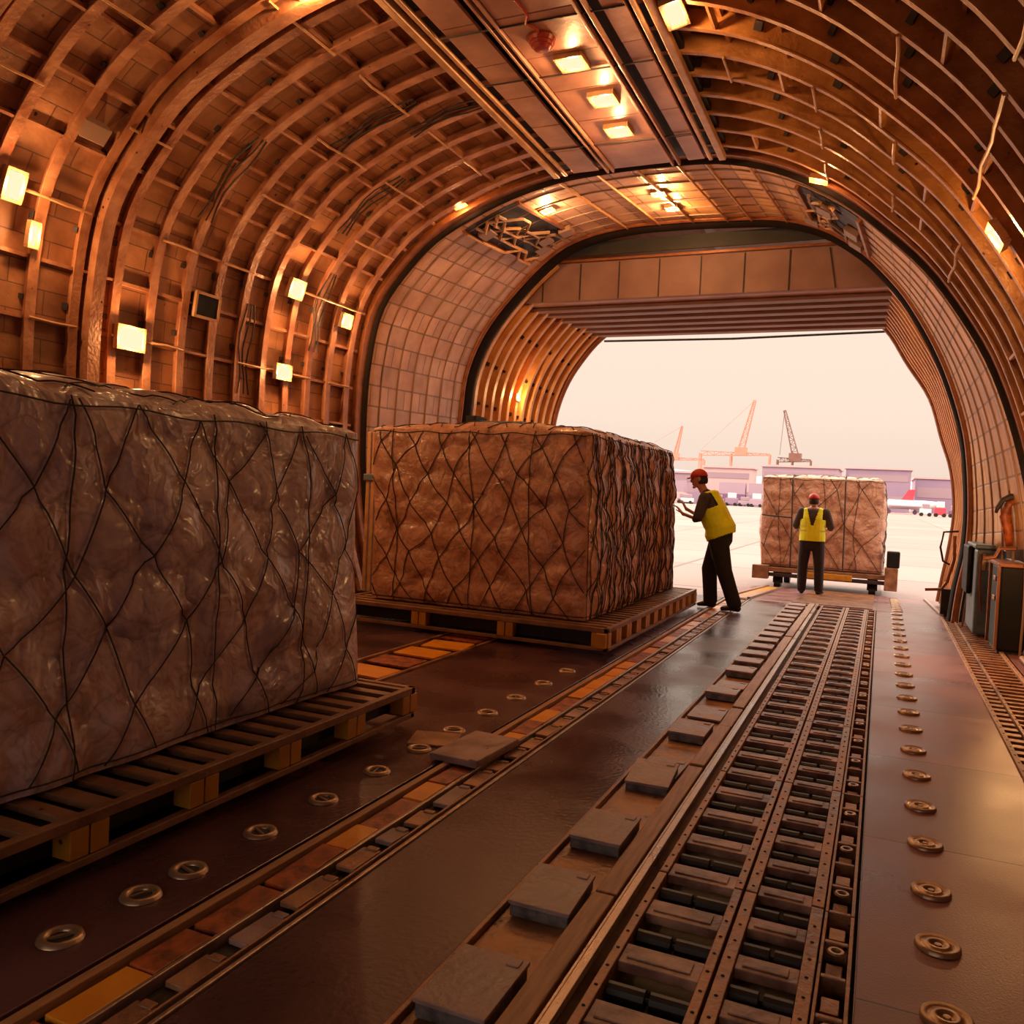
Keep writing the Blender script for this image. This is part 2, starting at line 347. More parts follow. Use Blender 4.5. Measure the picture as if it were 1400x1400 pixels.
mb = MB()
for b in ((-6.6, 1.9, 2.5, 5.4), (-6.6, -4.6, -.2, 2.5), (.2, 1.9, -.2, 2.5)): mb.box(b[0], b[1], YB-.15, YB, b[2], b[3])
struct(mb.build('wall_back', M['wallL']), 'unseen rear bulkhead of the hold, its opening added to let daylight in', 'wall')  # unseen; the opening is shaped to bring daylight fill in from behind
def frame(name, C, N, y, depth, web, fl, fth, m, off, i0=0, i1=NP-1, parent=None):
    """L/T section frame following the hull; inner flange at the profile"""
    mb = MB(); sec = []
    for i in range(i0, i1+1):
        inn, out = C[i]+N[i]*0, C[i]-N[i]*off
        a = [(out, -web/2), (inn-N[i]*fth, -web/2), (inn-N[i]*fth, -fl/2), (inn, -fl/2), (inn, fl/2), (inn-N[i]*fth, fl/2), (inn-N[i]*fth, web/2), (out, web/2)]
        sec.append([Vector((p.x, y+dy, p.z)) for p, dy in a])
    k = 8; vs = [p for s in sec for p in s]; fs = []
    for i in range(len(sec)-1):
        for j in range(k): fs.append((i*k+j, (i+1)*k+j, (i+1)*k+(j+1) % k, i*k+(j+1) % k))
    fs.append(tuple(range(k))); fs.append(tuple(range((len(sec)-1)*k+k-1, (len(sec)-1)*k-1, -1)))
    mb.add(vs, fs)
    # gusset clips either side of the web
    for i in range(i0+2, i1-1, 4):
        for sd in (-1, 1):
            if R.random() < .75:
                q = C[i]-N[i]*.07; t = Vector((N[i].z, 0, -N[i].x))
                w = .035+.03*R.random()
                a = Vector((q.x, y+sd*.012, q.z)); b = Vector((q.x, y+sd*(.05+.03*R.random()), q.z)) - N[i]*.05
                mb.beam(a, b, w, .03, 1, up=tuple(N[i]))
    o = mb.build(name, [m, M['under']], parent=parent); fix_normals(o); return o
tn = 0
for k in range(24):
    y = 8.72-.385*k
    if y < -.2: break
    tn += 1
    f1 = frame('trim_%d' % tn, C1, N1, y, .13, .014, .085, .012, M['ribL'], OFL, 0, idx(C1, -2.58))
    nth = ORD[k] if k else 'first'
    struct(f1, 'curved left hull frame, %s back from the nose joint' % nth, 'hull frame')
    tn += 1
    f2 = frame('trim_%d' % tn, C1, N1, y, .13, .014, .05, .012, M['rib'], OFF, idx(C1, -2.58), NP-1)
    struct(f2, 'curved right hull frame, %s back from the nose joint' % nth, 'hull frame')
# heavier box frames on the left side
for j, y in enumerate((3.55, 5.02)):
    tn += 1
    mb = MB(); i1 = idx(C1, -3.5)
    for i in range(0, i1):
        pass
    sec = []
    for i in range(0, i1+1):
        a = [(C1[i]+N1[i]*.07, -.06), (C1[i]+N1[i]*.07, .06), (C1[i]-N1[i]*.1, .06), (C1[i]-N1[i]*.1, -.06)]
        sec.append([Vector((p.x, y+dy, p.z)) for p, dy in a])
    vs = [p for s in sec for p in s]; fs = []
    for i in range(len(sec)-1):
        for q in range(4): fs.append((i*4+q, (i+1)*4+q, (i+1)*4+(q+1) % 4, i*4+(q+1) % 4))
    fs.append((0,1,2,3)); fs.append(tuple(len(vs)-1-q for q in range(4)))
    mb.add(vs, fs); o = mb.build('trim_%d' % tn, M['ribL']); fix_normals(o)
    struct(o, 'heavy box frame arching up the left wall, ' + ('nearer one' if j == 0 else 'farther one with a dark edge'), 'hull frame')
# joint frame at the front of the barrel
tn += 1; o = frame('trim_%d' % tn, C1, N1, Y1, .2, .05, .1, .03, M['copper'], OFF+.05); struct(o, 'dark copper joint frame where the hold meets the nose section', 'hull frame')
# longitudinal pipes / intercostals at flange level
for j, (side, i) in enumerate([('left', q) for q in (17, 23, 28, 33, 38)] + [('right', q) for q in (57, 62, 67, 72, 78)]):
    tn += 1; mb = MB(); p = C1[i]+N1[i]*.012; pts = []
    for k in range(22):
        y = 8.72-.385*k
        if R.random() < (.5 if j < 5 else .4):
            mb.tube([(p.x, y-.4, p.z), (p.x+R.uniform(-.012,.012), y-.2, p.z+R.uniform(-.012,.012)), (p.x, y+.015, p.z)], .011, 6)
    lo = ['lowest','second lowest','middle','second highest','highest']; w = lo[j] if j < 5 else lo[9-j]
    struct(mb.build('trim_%d' % tn, M['pipe']), '%s of the five broken rows of thin rods bridging the %s wall frames' % (w, side), 'pipe')
# stringers on the lining (short pieces between frames), part of the hull surface
for side, rng in (('left', range(8, iL, 3)), ('right', range(iR+2, NP-8, 3))):
    tn += 1; mb = MB()
    for i in rng:
        q = C1[i]-N1[i]*((OFL if side == 'left' else OFF)-.02); u = Vector((N1[i].z, 0, -N1[i].x))
        mb.beam((q.x, -.2, q.z), (q.x, 8.9, q.z), .03, .045, 0, up=tuple(N1[i]))
        for k in range(23):    # short bright cleats bridging two frames
            if R.random() < .22:
                y = 8.72-.385*k; q2 = C1[i]-N1[i]*.03
                mb.beam((q2.x, y-.385, q2.z), (q2.x, y, q2.z), .022, .05, 0, up=tuple(N1[i]))
    struct(mb.build('trim_%d' % tn, M['ribL' if side == 'left' else 'rib']), 'stringers running between the frames of the %s lining' % side, 'hull stringers')
# clutter boxes and dark recesses on the left lining
def on_wall(C, N, i, y, inset=0):
    p = C[i]-N[i]*inset; return Vector((p.x, y, p.z)), N[i]
def wall_box(name, C, N, i, y, ly, ls, h, m, inset, label, cat, rim=None, kind=None):
    p, n = on_wall(C, N, i, y, inset)
    e = empty(name, p, label, cat, kind=kind)
    mb = MB(); mb.beam(-Vector((0, ly/2, 0)), Vector((0, ly/2, 0)), ls, h, 0, up=tuple(n))
    mb.build('housing', m, e, bevel=.006)
    if rim:
        u = Vector((n.z, 0, -n.x)); mb = MB()
        for s in (-1, 1):
            mb.beam(u*s*ls/2+n*h/2-Vector((0, ly/2+.01, 0)), u*s*ls/2+n*h/2+Vector((0, ly/2+.01, 0)), .025, .03, 0, up=tuple(n))
            mb.beam(Vector((0, s*ly/2, 0))-u*ls/2+n*h/2, Vector((0, s*ly/2, 0))+u*ls/2+n*h/2, .025, .03, 0, up=tuple(n))
        mb.build('rim', rim, e)
    return e
def ni(C, x, z): return min(range(NP), key=lambda i: (C[i].x-x)**2+(C[i].z-z)**2)
wall_box('hatch_box', C1, N1, ni(C1, -6.1, 2.98), 6.25, .30, .22, .12, M['black'], .02, 'black square hatch box on the left wall above the near pallet', 'hatch', M['pipe'])
wall_box('junction_box', C1, N1, ni(C1, -4.6, 4.7), 3.75, .5, .16, .12, M['ribL'], .02, 'long tan junction box high on the left wall at the top corner', 'junction box')
wall_box('junction_box', C1, N1, ni(C1, -5.75, 4.0), 4.62, .22, .14, .12, M['nose'], .02, 'small pale junction box above a dark slot on the left wall', 'junction box')
for (x, z, y, lab) in ((-5.9, 3.75, 4.58, 'upper'), (-6.13, 2.9, 4.5, 'lower')):
    wall_box('dark_slot', C1, N1, ni(C1, x, z), y, .24, .62, .03, M['dark'], .12, '%s long black slot between frames on the left wall' % lab, 'wall slot')
# small conduit bundles on left lining
for j, (x, z, y) in enumerate(((-4.55, 4.72, 6.6), (-5.6, 4.05, 5.9), (-5.2, 4.4, 7.6), (-6.05, 3.3, 7.9), (-4.0, 4.9, 7.0), (-6.1, 2.7, 6.8))):
    i = ni(C1, x, z); mb = MB()
    for q in range(3):
        pts = []
        for k in range(7):
            p, n = on_wall(C1, N1, max(1, i-3+k), y+.07*q, .0)
            pts.append(p + Vector((0, .03*math.sin(k*1.3+q), 0)))
        mb.tube(pts, .009, 5)
    tag(mb.build('cable_bundle', M['under']), 'thin dark cable bundle on the left wall, ' + ['above the roof lamp row', 'beside the dark edged frame', 'at mid length of the arch', 'low beside the square lamps', 'near the ceiling rail', 'above the near pallet net'][j], 'cable bundle')

# ------------------------------------------------------------------ flat ceiling strip
ZC = 4.95
def cbox(name, x0, x1, y0, y1, z0, z1, m, label, cat='ceiling panel'):
    mb = MB(); mb.box(x0, x1, y0, y1, z0, z1); global tn; tn += 1
    return struct(mb.build('trim_%d' % tn, m, bevel=.004), label, cat)
YC0 = .5
cbox('c', -3.56, -1.66, YC0, 8.93, ZC+.06, ZC+.12, M['dark'], 'dark backing above the ceiling panels')
for x, r, w in ((-3.56, .035, 'outer left'), (-3.45, .02, 'inner left'), (-1.84, .02, 'inner right'), (-1.72, .035, 'outer right')):
    tn += 1; mb = MB(); mb.beam((x, YC0, ZC), (x, 8.93, ZC), r*2, r*2); struct(mb.build('trim_%d' % tn, M['pipe'], bevel=.01), '%s metal rail edging the ceiling panels' % w, 'ceiling rail')
for x, w in ((-2.96, 'left'), (-2.9, 'left'), (-2.24, 'right'), (-2.17, 'right')):
    tn += 1; mb = MB(); mb.beam((x, YC0, ZC-.01), (x, 8.93, ZC-.01), .022, .05); struct(mb.build('trim_%d' % tn, M['strip'], bevel=.005), 'thin rail beside the %s slot of the ceiling, %s' % (w, 'outer' if x in (-2.96, -2.17) else 'inner'), 'ceiling rail')
for (x0, x1, w) in ((-3.35, -3.06, 'left'), (-2.88, -2.26, 'middle'), (-2.07, -1.9, 'right')):
    y = 8.9; k = 0
    while y > 1:
        dl = .62
        cbox('c', x0, x1, y-dl+.012, y, ZC-.005+R.uniform(-.004,.004), ZC+.03, M['strip'], '%s ceiling panel, %s from the nose joint' % (w, 'first' if k == 0 else ORD[k]))
        y -= dl; k += 1
tn += 1; mb = MB()
for y in (6.72, 8.2, 5.9): mb.tube([(-3.4, y, ZC-.015), (-1.9, y+.02, ZC-.015)], .008, 5)
struct(mb.build('trim_%d' % tn, M['under']), 'thin cables crossing the ceiling panels', 'cables')
mb = MB(); mb.tube([(-2.88+.24+R.uniform(-.03,.03), 5.3+.1*k, ZC-.02) for k in range(9)], .012, 5)
tag(mb.build('ceiling_cable', M['reddome']), 'wavy red cable leading to the red dome on the ceiling', 'cable')
e = empty('alarm_dome', (-2.64, 6.16, ZC), 'round red alarm dome with ridged rings on the middle ceiling panels', 'alarm')
mb = MB(); mb.lathe([(0,-.10),(.06,-.095),(.075,-.07),(.085,-.07),(.09,-.045),(.10,-.045),(.11,-.01),(.11,.0),(0,0)]); mb.build('dome', M['reddome'], e, smooth=False)
mb = MB(); mb.lathe([(.11,-.012),(.13,-.01),(.13,0),(.11,0)]); mb.build('base_ring', M['copper'], e)

# ------------------------------------------------------------------ lamps
LP = 34
def lamp(p, n, w, l, label, parts=True, k_=1, deep=.05, up=None, grp='square warm hold lamps'):
    n = Vector(n).normalized(); q = Vector((0, 1, 0)); u = n.cross(q).normalized(); q = u.cross(n)
    e = empty('hold_lamp', p, label, 'lamp', grp)
    mb = MB()
    for s in (-1, 1):
        mb.beam(u*s*(w/2+.012)-q*(l/2+.02), u*s*(w/2+.012)+q*(l/2+.02), .02, deep, 0, up=tuple(n))
        mb.beam(q*s*(l/2+.012)-u*w/2, q*s*(l/2+.012)+u*w/2, .02, deep, 0, up=tuple(n))
    mb.beam(-q*l/2-n*deep*.4, q*l/2-n*deep*.4, w, .008, 0, up=tuple(n))
    mb.build('lamp_frame', M['fix'], e)
    mb = MB(); mb.beam(-q*l/2, q*l/2, w, .012, 0, up=tuple(n)); mb.build('diffuser', M['diff'], e)
    ld = bpy.data.lights.new('bulb', 'POINT'); lo = bpy.data.objects.new('bulb', ld); COL.objects.link(lo); lo.parent = e
    lo.location = n*.07; ld.shadow_soft_size = .03; ld.color = (1, .52, .2); ld.energy = LP*k_*max(.35, min(1.3, (w*l)/.035))
    return e
for (x, y, lab) in ((-2.53, 6.55, 'nearest of three square lamps on the middle ceiling panels'), (-2.48, 7.25, 'middle of three square lamps on the middle ceiling panels'), (-2.54, 7.92, 'farthest of three square lamps on the middle ceiling panels')):
    lamp((x, y, ZC-.02), (0,0,-1), .2, .2, lab, k_=.6)
lamp((-1.58, 6.1, ZC-.03), (.2,0,-1), .12, .3, 'elongated lamp at the right rail of the ceiling, top of the picture', k_=.5)
def wlamp(x, z, y, w, l, lab, tilt=None, C=C1, N=N1, out=.03):
    i = ni(C, x, z); p, n = on_wall(C, N, i, y, -out)
    return lamp(p, n, w, l, lab)
wlamp(-3.9, 4.9, 4.9, .17, .17, 'square lamp high on the left hull near the top of the picture')
wlamp(-6.05, 3.53, 7.46, .17, .2, 'square lamp on the left wall above the black hatch level')
wlamp(-6.1, 3.31, 8.46, .13, .16, 'small square lamp on the left wall nearest the nose joint')
wlamp(-6.1, 2.5, 5.41, .17, .26, 'bright lamp low on the left wall just over the near pallet')
wlamp(-6.1, 2.6, 7.46, .13, .22, 'lamp low on the left wall between the two netted loads')
wlamp(-6.0, 3.4, 4.2, .2, .12, 'bright lamp on the left wall at the edge of the picture')
wlamp(-6.05, 3.2, 4.42, .16, .05, 'thin lamp beside the heavy frame at the left edge')
wlamp(.6, 3.25, 6.4, .14, .18, 'square lamp on the right wall between the curved frames')
wlamp(1.3, 1.3, 8.45, .2, .24, 'lamp low on the right wall just outside the picture')
wlamp(-6.1, 2.9, 2.0, .14, .16, 'added unseen fill lamp on the left wall beside the camera')  # unseen extra lamp, added to lift the ambient light
for (x, z, y, lab) in ((-4.1, 5.1, 10.0, 'left lamp in the ceiling of the nose section'), (-2.72, 5.1, 10.2, 'farther right lamp in the ceiling of the nose section'), (-2.73, 5.15, 10.95, 'nearer right lamp in the ceiling of the nose section')):
    t = (y-9)/3; i = ni(C1, x, 5.0); p = C1[i].lerp(C2[i], t)+N1[i]*.02
    lamp((x, y, p.z), N1[i], .13, .13, lab, k_=2.6)
lamp((-5.98, 13.6, 3.0), (1, -.1, .05), .08, .08, 'small round-looking lamp on the amber ribs of the nose door', k_=2)
lamp((-4.75, 8.86, 4.72), (.3,-.2,-1), .12, .06, 'lamp tucked behind the joint frame on the upper left')
lamp((-.75, 8.86, 4.6), (-.3,-.2,-1), .14, .06, 'lamp tucked behind the joint frame on the upper right')

# ------------------------------------------------------------------ nose section details
def ring(name, C, N, y, r, m, label, n=8, off=0, sy=1):
    global tn; tn += 1
    mb = MB(); sec = []
    for i in range(NP):
        c = C[i]-N[i]*off
        for k in range(n):
            a = 2*math.pi*k/n; q = c+N[i]*math.cos(a)*r; mb.v.append((q.x, y+math.sin(a)*r*sy, q.z))
    for i in range(NP-1):
        for k in range(n): mb.f.append((i*n+k, i*n+(k+1) % n, (i+1)*n+(k+1) % n, (i+1)*n+k)); mb.m.append(0)
    o = mb.build('trim_%d' % tn, m, smooth=True); fix_normals(o); return struct(o, label, 'ring')
ring('r', C2, N2, Y2, .1, M['seal'], 'thick black seal ring at the mouth of the nose section', sy=1.6, off=.02)
ring('r', C2, N2, Y2-.2, .045, M['copper'], 'copper brown ring just inside the black seal', off=0)
ring('r', C3, N3, Y3, .06, M['copper'], 'outer rim ring of the raised nose door', off=.02)
ring('r', C1, N1, Y1+.1, .05, M['seal'], 'dark edge ring behind the joint frame', off=-.0)
def lerpC(A, B, t): return [a.lerp(b, t) for a, b in zip(A, B)]
for k in range(11):
    t = (k+.6)/11.3; Cc = lerpC(C2, C3, t); Nc = lerpC(N2, N3, t)
    for sd in ('left', 'right'):
        ii = [i for i in range(NP) if Cc[i].z < 4.9]; iq = [i for i in ii if (i < 48) == (sd == 'left')]
        tn += 1; o = frame('trim_%d' % tn, Cc, Nc, Y2+.1+(Y3-Y2-.1)*t, .1, .05, .09, .03, M['visor'], .12, iq[0], iq[-1])
        struct(o, 'curved amber rib on the %s of the raised nose door, %s from the seal' % (sd, 'first' if k == 0 else ORD[k]), 'hull frame')
# seams / battens across the nose section
for k in range(6):
    t = (k+1)/7; Cc = lerpC(C1, C2, t); tn += 1
    mb = MB(); mb.tube([(c.x+nn.x*.005, Y1+.06+2.84*t, c.z+nn.z*.005) for c, nn in zip(Cc, N1)], .012, 5)
    struct(mb.build('trim_%d' % tn, M['nose']), 'thin curved batten across the nose section, %s from the joint' % ('first' if k == 0 else ORD[k]), 'batten')
for j, x in enumerate((-3.6, -3.2, -2.75, -2.3, -1.9, -1.5)):
    i = idx(C1, x); tn += 1; mb = MB()
    mb.tube([tuple(Vector((0, Y1+.1+2.8*t, 0))+C1[i].lerp(C2[i], t)+N1[i]*.02) for t in (0, .3, .6, 1)], .016, 6)
    struct(mb.build('trim_%d' % tn, M['pipe']), 'pale lengthwise pipe on the nose ceiling, %s from the left' % ('first' if j == 0 else ORD[j]), 'pipe')
def bay(i0, i1, ya, yb, label, seed):
    rr = random.Random(seed); ym = (ya+yb)/2; t = (ym-9)/3; ic = (i0+i1)//2
    def P(i, y, o): tt = (y-9)/3; return Vector((0, y, 0))+C1[i].lerp(C2[i], tt)+N1[i]*o
    e = empty('pipework_bay', P(ic, ym, 0), label, 'pipework'); org = e.location.copy()
    mb = MB(); vs = [P(i, y, .012)-org for y in (ya, yb) for i in range(i0, i1+1)]; n = i1-i0+1
    vs2 = [P(i, y, -.04)-org for y in (ya, yb) for i in range(i0, i1+1)]
    mb.add(vs+vs2, [(k, k+1, n+k+1, n+k) for k in range(n-1)] + [(2*n+k, 3*n+k, 3*n+k+1, 2*n+k+1) for k in range(n-1)] + [(0,n,3*n,2*n), (n-1, 3*n-1, 4*n-1, 2*n-1)])
    mb.build('dark_recess', M['dark'], e)
    for k in range(7):
        mb = MB(); ia = rr.randint(i0, i1-2); pts = []
        y = ya+.05; ii = ia
        while y < yb:
            pts.append(P(min(i1, max(i0, ii)), y, .05+.03*rr.random())-org); y += .22; ii += rr.choice((-1, 0, 0, 1))
        mb.tube(pts, .014+.01*rr.random(), 6); mb.build('pipe', M['pipe' if k % 2 else 'nose'], e)
    for k in range(4):
        i = rr.randint(i0, i1); y = rr.uniform(ya+.1, yb-.2); mb = MB(); q = P(i, y, .05)-org
        mb.beam(q, q+Vector((0, .22, 0)), .18, .07, 0, up=tuple(N1[i])); mb.build('junction_box', M['nose'], e, bevel=.006)
    for s in (i0, i1):
        mb = MB(); mb.beam(P(s, ya, .03)-org, P(s, yb, .03)-org, .04, .05, 0, up=tuple(N1[s])); mb.build('edge_rail', M['copper'], e)
iA, iB = ni(C1, -5.0, 4.5), ni(C1, -4.2, 4.85)
bay(iA, iB, 9.35, 11.4, 'open bay of pipes and boxes in the nose section, upper left', 3)
iA, iB = ni(C1, -1.05, 4.78), ni(C1, -.35, 4.34)
bay(iA, iB, 9.6, 11.4, 'open bay of tangled pipes in the nose section, upper right', 5)

# folded deck panel under the raised nose door
tn += 1; mb = MB()
def slab(mb, pts_lo, pts_hi, mi=0):
    n = len(pts_lo); mb.add(list(pts_lo)+list(pts_hi), [tuple(range(n-1,-1,-1)), tuple(range(n, 2*n))]+[(k, (k+1) % n, n+(k+1) % n, n+k) for k in range(n)], mi)
deck = [(-5.62, 12.5), (-.02, 12.5), (-.12, 15.3), (-5.05, 15.3)]
slab(mb, [(x, y, 4.36) for x, y in deck], [(x, y, 4.42) for x, y in deck])
struct(mb.build('trim_%d' % tn, M['strip'], bevel=.01), 'underside of the folded deck panel across the mouth of the aircraft', 'deck panel')
tn += 1; mb = MB()
face = [(-5.6, 4.36), (-.02, 4.36), (-.55, 4.95), (-5.05, 4.95)]
slab(mb, [(x, 12.42, z) for x, z in face], [(x, 12.50, z) for x, z in face])
M['face'] = mat('brown_face_paint', hexc('76524C'), hexc('8E6A62'), .6, 0, 2, .1, 10, spots=hexc('4A2C22'), spot_scale=3, spot_size=-.06)
struct(mb.build('trim_%d' % tn, M['face'], bevel=.01), 'brown vertical face of the folded deck panel over the opening', 'deck panel')
for j in range(8):
    x = -5.1+.62*j; tn += 1; mb = MB(); mb.beam((x, 12.41, 4.37), (x+(.0 if j < 7 else -.1), 12.41, 4.93), .015, .012, up=(0,1,0))
    struct(mb.build('trim_%d' % tn, M['under']), 'dark vertical seam on the brown deck face, %s from the left' % ('first' if j == 0 else ORD[j]), 'seam')
for j, (z, h) in enumerate(((4.97, .035), (5.06, .02))):
    tn += 1; mb = MB(); mb.beam((-4.95+.1*j, 12.4, z), (-.6-.1*j, 12.4, z), .05, h)
    struct(mb.build('trim_%d' % tn, M['copper']), ['lower', 'upper'][j]+' thin rail above the brown deck face', 'rail')
for j, y in enumerate((12.75, 13.15, 13.6, 14.05, 14.5, 14.95)):
    tn += 1; mb = MB(); f = (y-12.5)/2.8
    mb.box(-5.6+.55*f, -.04-.08*f, y, y+.2, 4.30, 4.355); struct(mb.build('trim_%d' % tn, M['face'], bevel=.01), 'cross beam under the folded deck, %s from the front face' % ('first' if j == 0 else ORD[j]), 'beam')
tn += 1; mb = MB(); mb.tube([(-5.0, 15.35, 4.27), (-2.6, 15.35, 4.25), (-.1, 15.35, 4.3)], .02, 6)
struct(mb.build('trim_%d' % tn, M['under']), 'thin dark cable strung along the far edge of the deck', 'cable')
tn += 1; mb = MB(); mb.box(-5.05, -.5, 12.24, 12.27, 5.0, 5.2); struct(mb.build('trim_%d' % tn, M['dark']), 'added black sheet standing in for shade above the folded deck', 'panel')  # black sheet put in where the void is only unlit

# ------------------------------------------------------------------ floor
YF0, YF1 = -3.0, 12.2
tn += 1; mb = MB()
mb.box(-6.1, 1.5, YF0, YF1, -.25, -.085)
struct(mb.build('trim_%d' % tn, M['under']), 'grimy bottom of the floor track recesses', 'floor recess')
mb = MB()
for x0, x1 in ((-6.0, -3.76), (-3.18, -2.0), (-1.63, -1.12)): mb.box(x0, x1, YF0, YF1, -.09, 0)
struct(mb.build('floor', M['floor'], bevel=.004), 'dark worn metal floor of the hold left of the centre tracks', 'floor')
mb = MB()
for x0, x1 in ((.0, .76), (1.2, 1.42)): mb.box(x0, x1, YF0, YF1, -.09, 0)
struct(mb.build('floor_right_deck', M['floorR'], bevel=.004), 'brown worn metal floor strip right of the centre tracks', 'floor')
for x0, x1, w in ((-2.0, -1.63, 'left'), (-3.76, -3.18, 'far left')):
    tn += 1; mb = MB(); mb.box(x0, x1, YF0, YF1, -.085, -.03); struct(mb.build('trim_%d' % tn, M['under']), 'dark bed of the %s cargo track' % w, 'track bed')
# ramp
mb = MB(); R0, R1 = 12.2, 17.0
def rz(y): return 0 if y < R0 else -.27*(y-R0)/(R1-R0)
mb.add([(-2.3,R0,0),(1.25,R0,0),(1.3,R1,-.27),(-2.35,R1,-.27),(-2.3,R0,-.12),(1.25,R0,-.12),(1.3,R1,-.34),(-2.35,R1,-.34)],
       [(0,1,2,3),(7,6,5,4),(0,4,5,1),(1,5,6,2),(2,6,7,3),(3,7,4,0)])
struct(mb.build('floor_ramp', M['floorR']), 'brown loading ramp sloping down out of the open nose', 'floor')
mb = MB(); mb.box(-600, 600, -60, 900, -.6, -.35); struct(mb.build('ground', M['apron']), 'pale sunlit concrete apron outside the aircraft', 'ground')

def rowdup(proto, locs, labfn, group, rots=None):
    for k, l in enumerate(locs):
        if k == 0: o = proto; o.location = l; o['label'] = labfn(0); o['group'] = group
        else: o = dup(proto, l, labfn(k), group)
        if rots: o.rotation_euler = rots[k]
def nth(k): return 'nearest the camera' if k == 0 else ORD[k] + ' from the camera'
# tie-down discs on the right
e = empty('tie_down_disc', (0,0,0), '', 'tie-down')
mb = MB(); mb.lathe([(0,.006),(.022,.006),(.026,.014),(.036,.014),(.04,.008),(.052,.01),(.062,.016),(.068,.012),(.07,0)], n=24); mb.build('disc', M['puck'], e, smooth=True)
mb = MB(); mb.lathe([(0,.013),(.010,.012),(.013,.005)], n=10); mb.build('centre_stud', M['puck'], e)
ys = [1.8, 2.2, 2.61, 3.03, 3.45, 3.92, 4.4, 4.9, 5.4] + [5.9+.47*k for k in range(14)]
pr = [(.24, y, .001) for y in ys]
rowdup(e, pr, lambda k: 'round brass tie-down disc, %s in the row on the right floor' % nth(k), 'tie-down discs in the right floor row')
ys = [12.5+.42*k for k in range(9)]
e2 = dup(e, (.26, ys[0], rz(ys[0])+.001), '')
rowdup(e2, [(.26, y, rz(y)+.002) for y in ys], lambda k: 'round tie-down disc on the ramp, %s of its row' % nth(k), 'tie-down discs on the ramp')
# open rings on the left
e = empty('tie_down_ring', (0,0,0), '', 'tie-down')
mb = MB(); mb.lathe([(.036,-.004),(.038,.008),(.05,.014),(.062,.012),(.068,0)], n=24); mb.build('ring', M['puck'], e, smooth=True)
mb = MB(); mb.lathe([(0,.002),(.037,.002),(.037,-.004)], n=20); mb.build('cup', M['dark'], e)
mb = MB(); mb.beam((-.036,0,.006), (.036,.006,.006), .009, .008); mb.build('cross_bar', M['puck'], e)
ys = [1.35, 1.76, 2.06, 2.27, 2.65, 3.06, 3.49, 3.9, 4.3, 4.75, 5.2, 5.7, 6.2]
rowdup(e, [(-2.19, y, .001) for y in ys], lambda k: 'small round recessed tie-down ring, %s in the left floor row' % nth(k), 'tie-down rings in the left floor row',
       [(0, 0, R.uniform(0, 3)) for _ in ys])

# left track: timber rail, steel rails, orange cover plates, latches
def rail(name, x, w, h, z, m, label, cat='rail', y0=YF0+.1, y1=YF1-.02, bev=.004):
    mb = MB(); mb.box(x-w/2, x+w/2, y0, y1, z-h, z); return tag(mb.build(name, m, bevel=bev), label, cat)
rail('timber_rail', -1.95, .035, .035, .012, M['wood'], 'long straight timber rail edging the left orange track')
rail('steel_rail', -1.79, .018, .04, .008, M['steel'], 'thin steel rail between orange plates and latch row')
rail('steel_rail', -1.64, .018, .04, .008, M['steel'], 'thin steel rail on the right edge of the left track')
rail('steel_rail', -1.675, .010, .04, .006, M['rust'], 'narrow rusty rail beside the latch row of the left track')
rail('steel_rail', -3.72, .03, .04, .008, M['rust'], 'left rusty rail of the far left track under the pallets')
rail('steel_rail', -3.22, .03, .04, .008, M['rust'], 'right rusty rail of the far left track under the pallets')
y = .9; k = 0
while y < 12:
    l = R.choice((.22, .26, .3, .34)); t = R.random()
    m = M['orange'] if t < .6 else M['rustorange']; w = 'orange' if t < .6 else 'rust-stained orange'
    if not (3.75 < y < 4.1):
        mb = MB(); z = -.012+R.uniform(0, .008); mb.box(-.052, .052, -l/2, l/2, -.02, 0, tilt=R.uniform(-.03,.03))
        o = mb.build('track_cover_plate', m, bevel=.003, loc=(-1.862, y+l/2, z+.006))
        tag(o, '%s rectangular cover plate in the left track, %s' % (w, nth(k)), 'cover plate', 'orange cover plates of the left track'); k += 1
    y += l+R.choice((.008, .012, .03))
y = .9; k = 0
while y < 12:
    l = R.uniform(.12, .24)
    mb = MB(); mb.box(-.04, .04, -l/2, l/2, -.02, 0); mb.box(-.02, .03, l/2-.02, l/2+.01, -.01, .006)
    o = mb.build('track_latch', M['rust' if R.random() < .6 else 'plate'], bevel=.004, loc=(-1.73, y+l/2, -.004+R.uniform(-.006,.006)))
    o.rotation_euler.z = R.uniform(-.06,.06)
    tag(o, 'small worn metal latch pad beside the orange plates, %s' % nth(k), 'latch pad', 'latch pads of the left track'); k += 1
    y += l+R.uniform(.04, .1)
mb = MB()
mb.box(-.14, .14, -.24, .24, 0, .035); mb.box(.1, .15, -.26, .2, .02, .05)
o = mb.build('loose_slab', [M['plate']], bevel=.006, loc=(-1.9, 4.0, .01)); o.rotation_euler.z = -.06
tag(o, 'dirty grey steel slab lying across the left orange track', 'steel slab')
mb = MB(); mb.box(-.13, .13, -.12, .12, 0, .012); o = mb.build('thin_plate', M['rust'], bevel=.003, loc=(-2.2, 4.09, .0)); o.rotation_euler.z = .3
tag(o, 'thin rusty plate on the floor beside the grey slab', 'plate')
# far-left track plates (between the pallets)
k = 0
for i in range(14):
    y = 4.5+i*.42; m = M['orange'] if i % 3 else M['rustorange']
    mb = MB(); mb.box(-.2, .2, -.14, .14, -.02, 0, tilt=.03); o = mb.build('track_cover_plate', m, bevel=.004, loc=(-3.47+R.uniform(-.02,.02), y, .0)); o.rotation_euler.z = R.uniform(-.15,.15)
    tag(o, 'wide orange plate of the far left track, %s' % nth(i), 'cover plate', 'orange plates of the far left track')

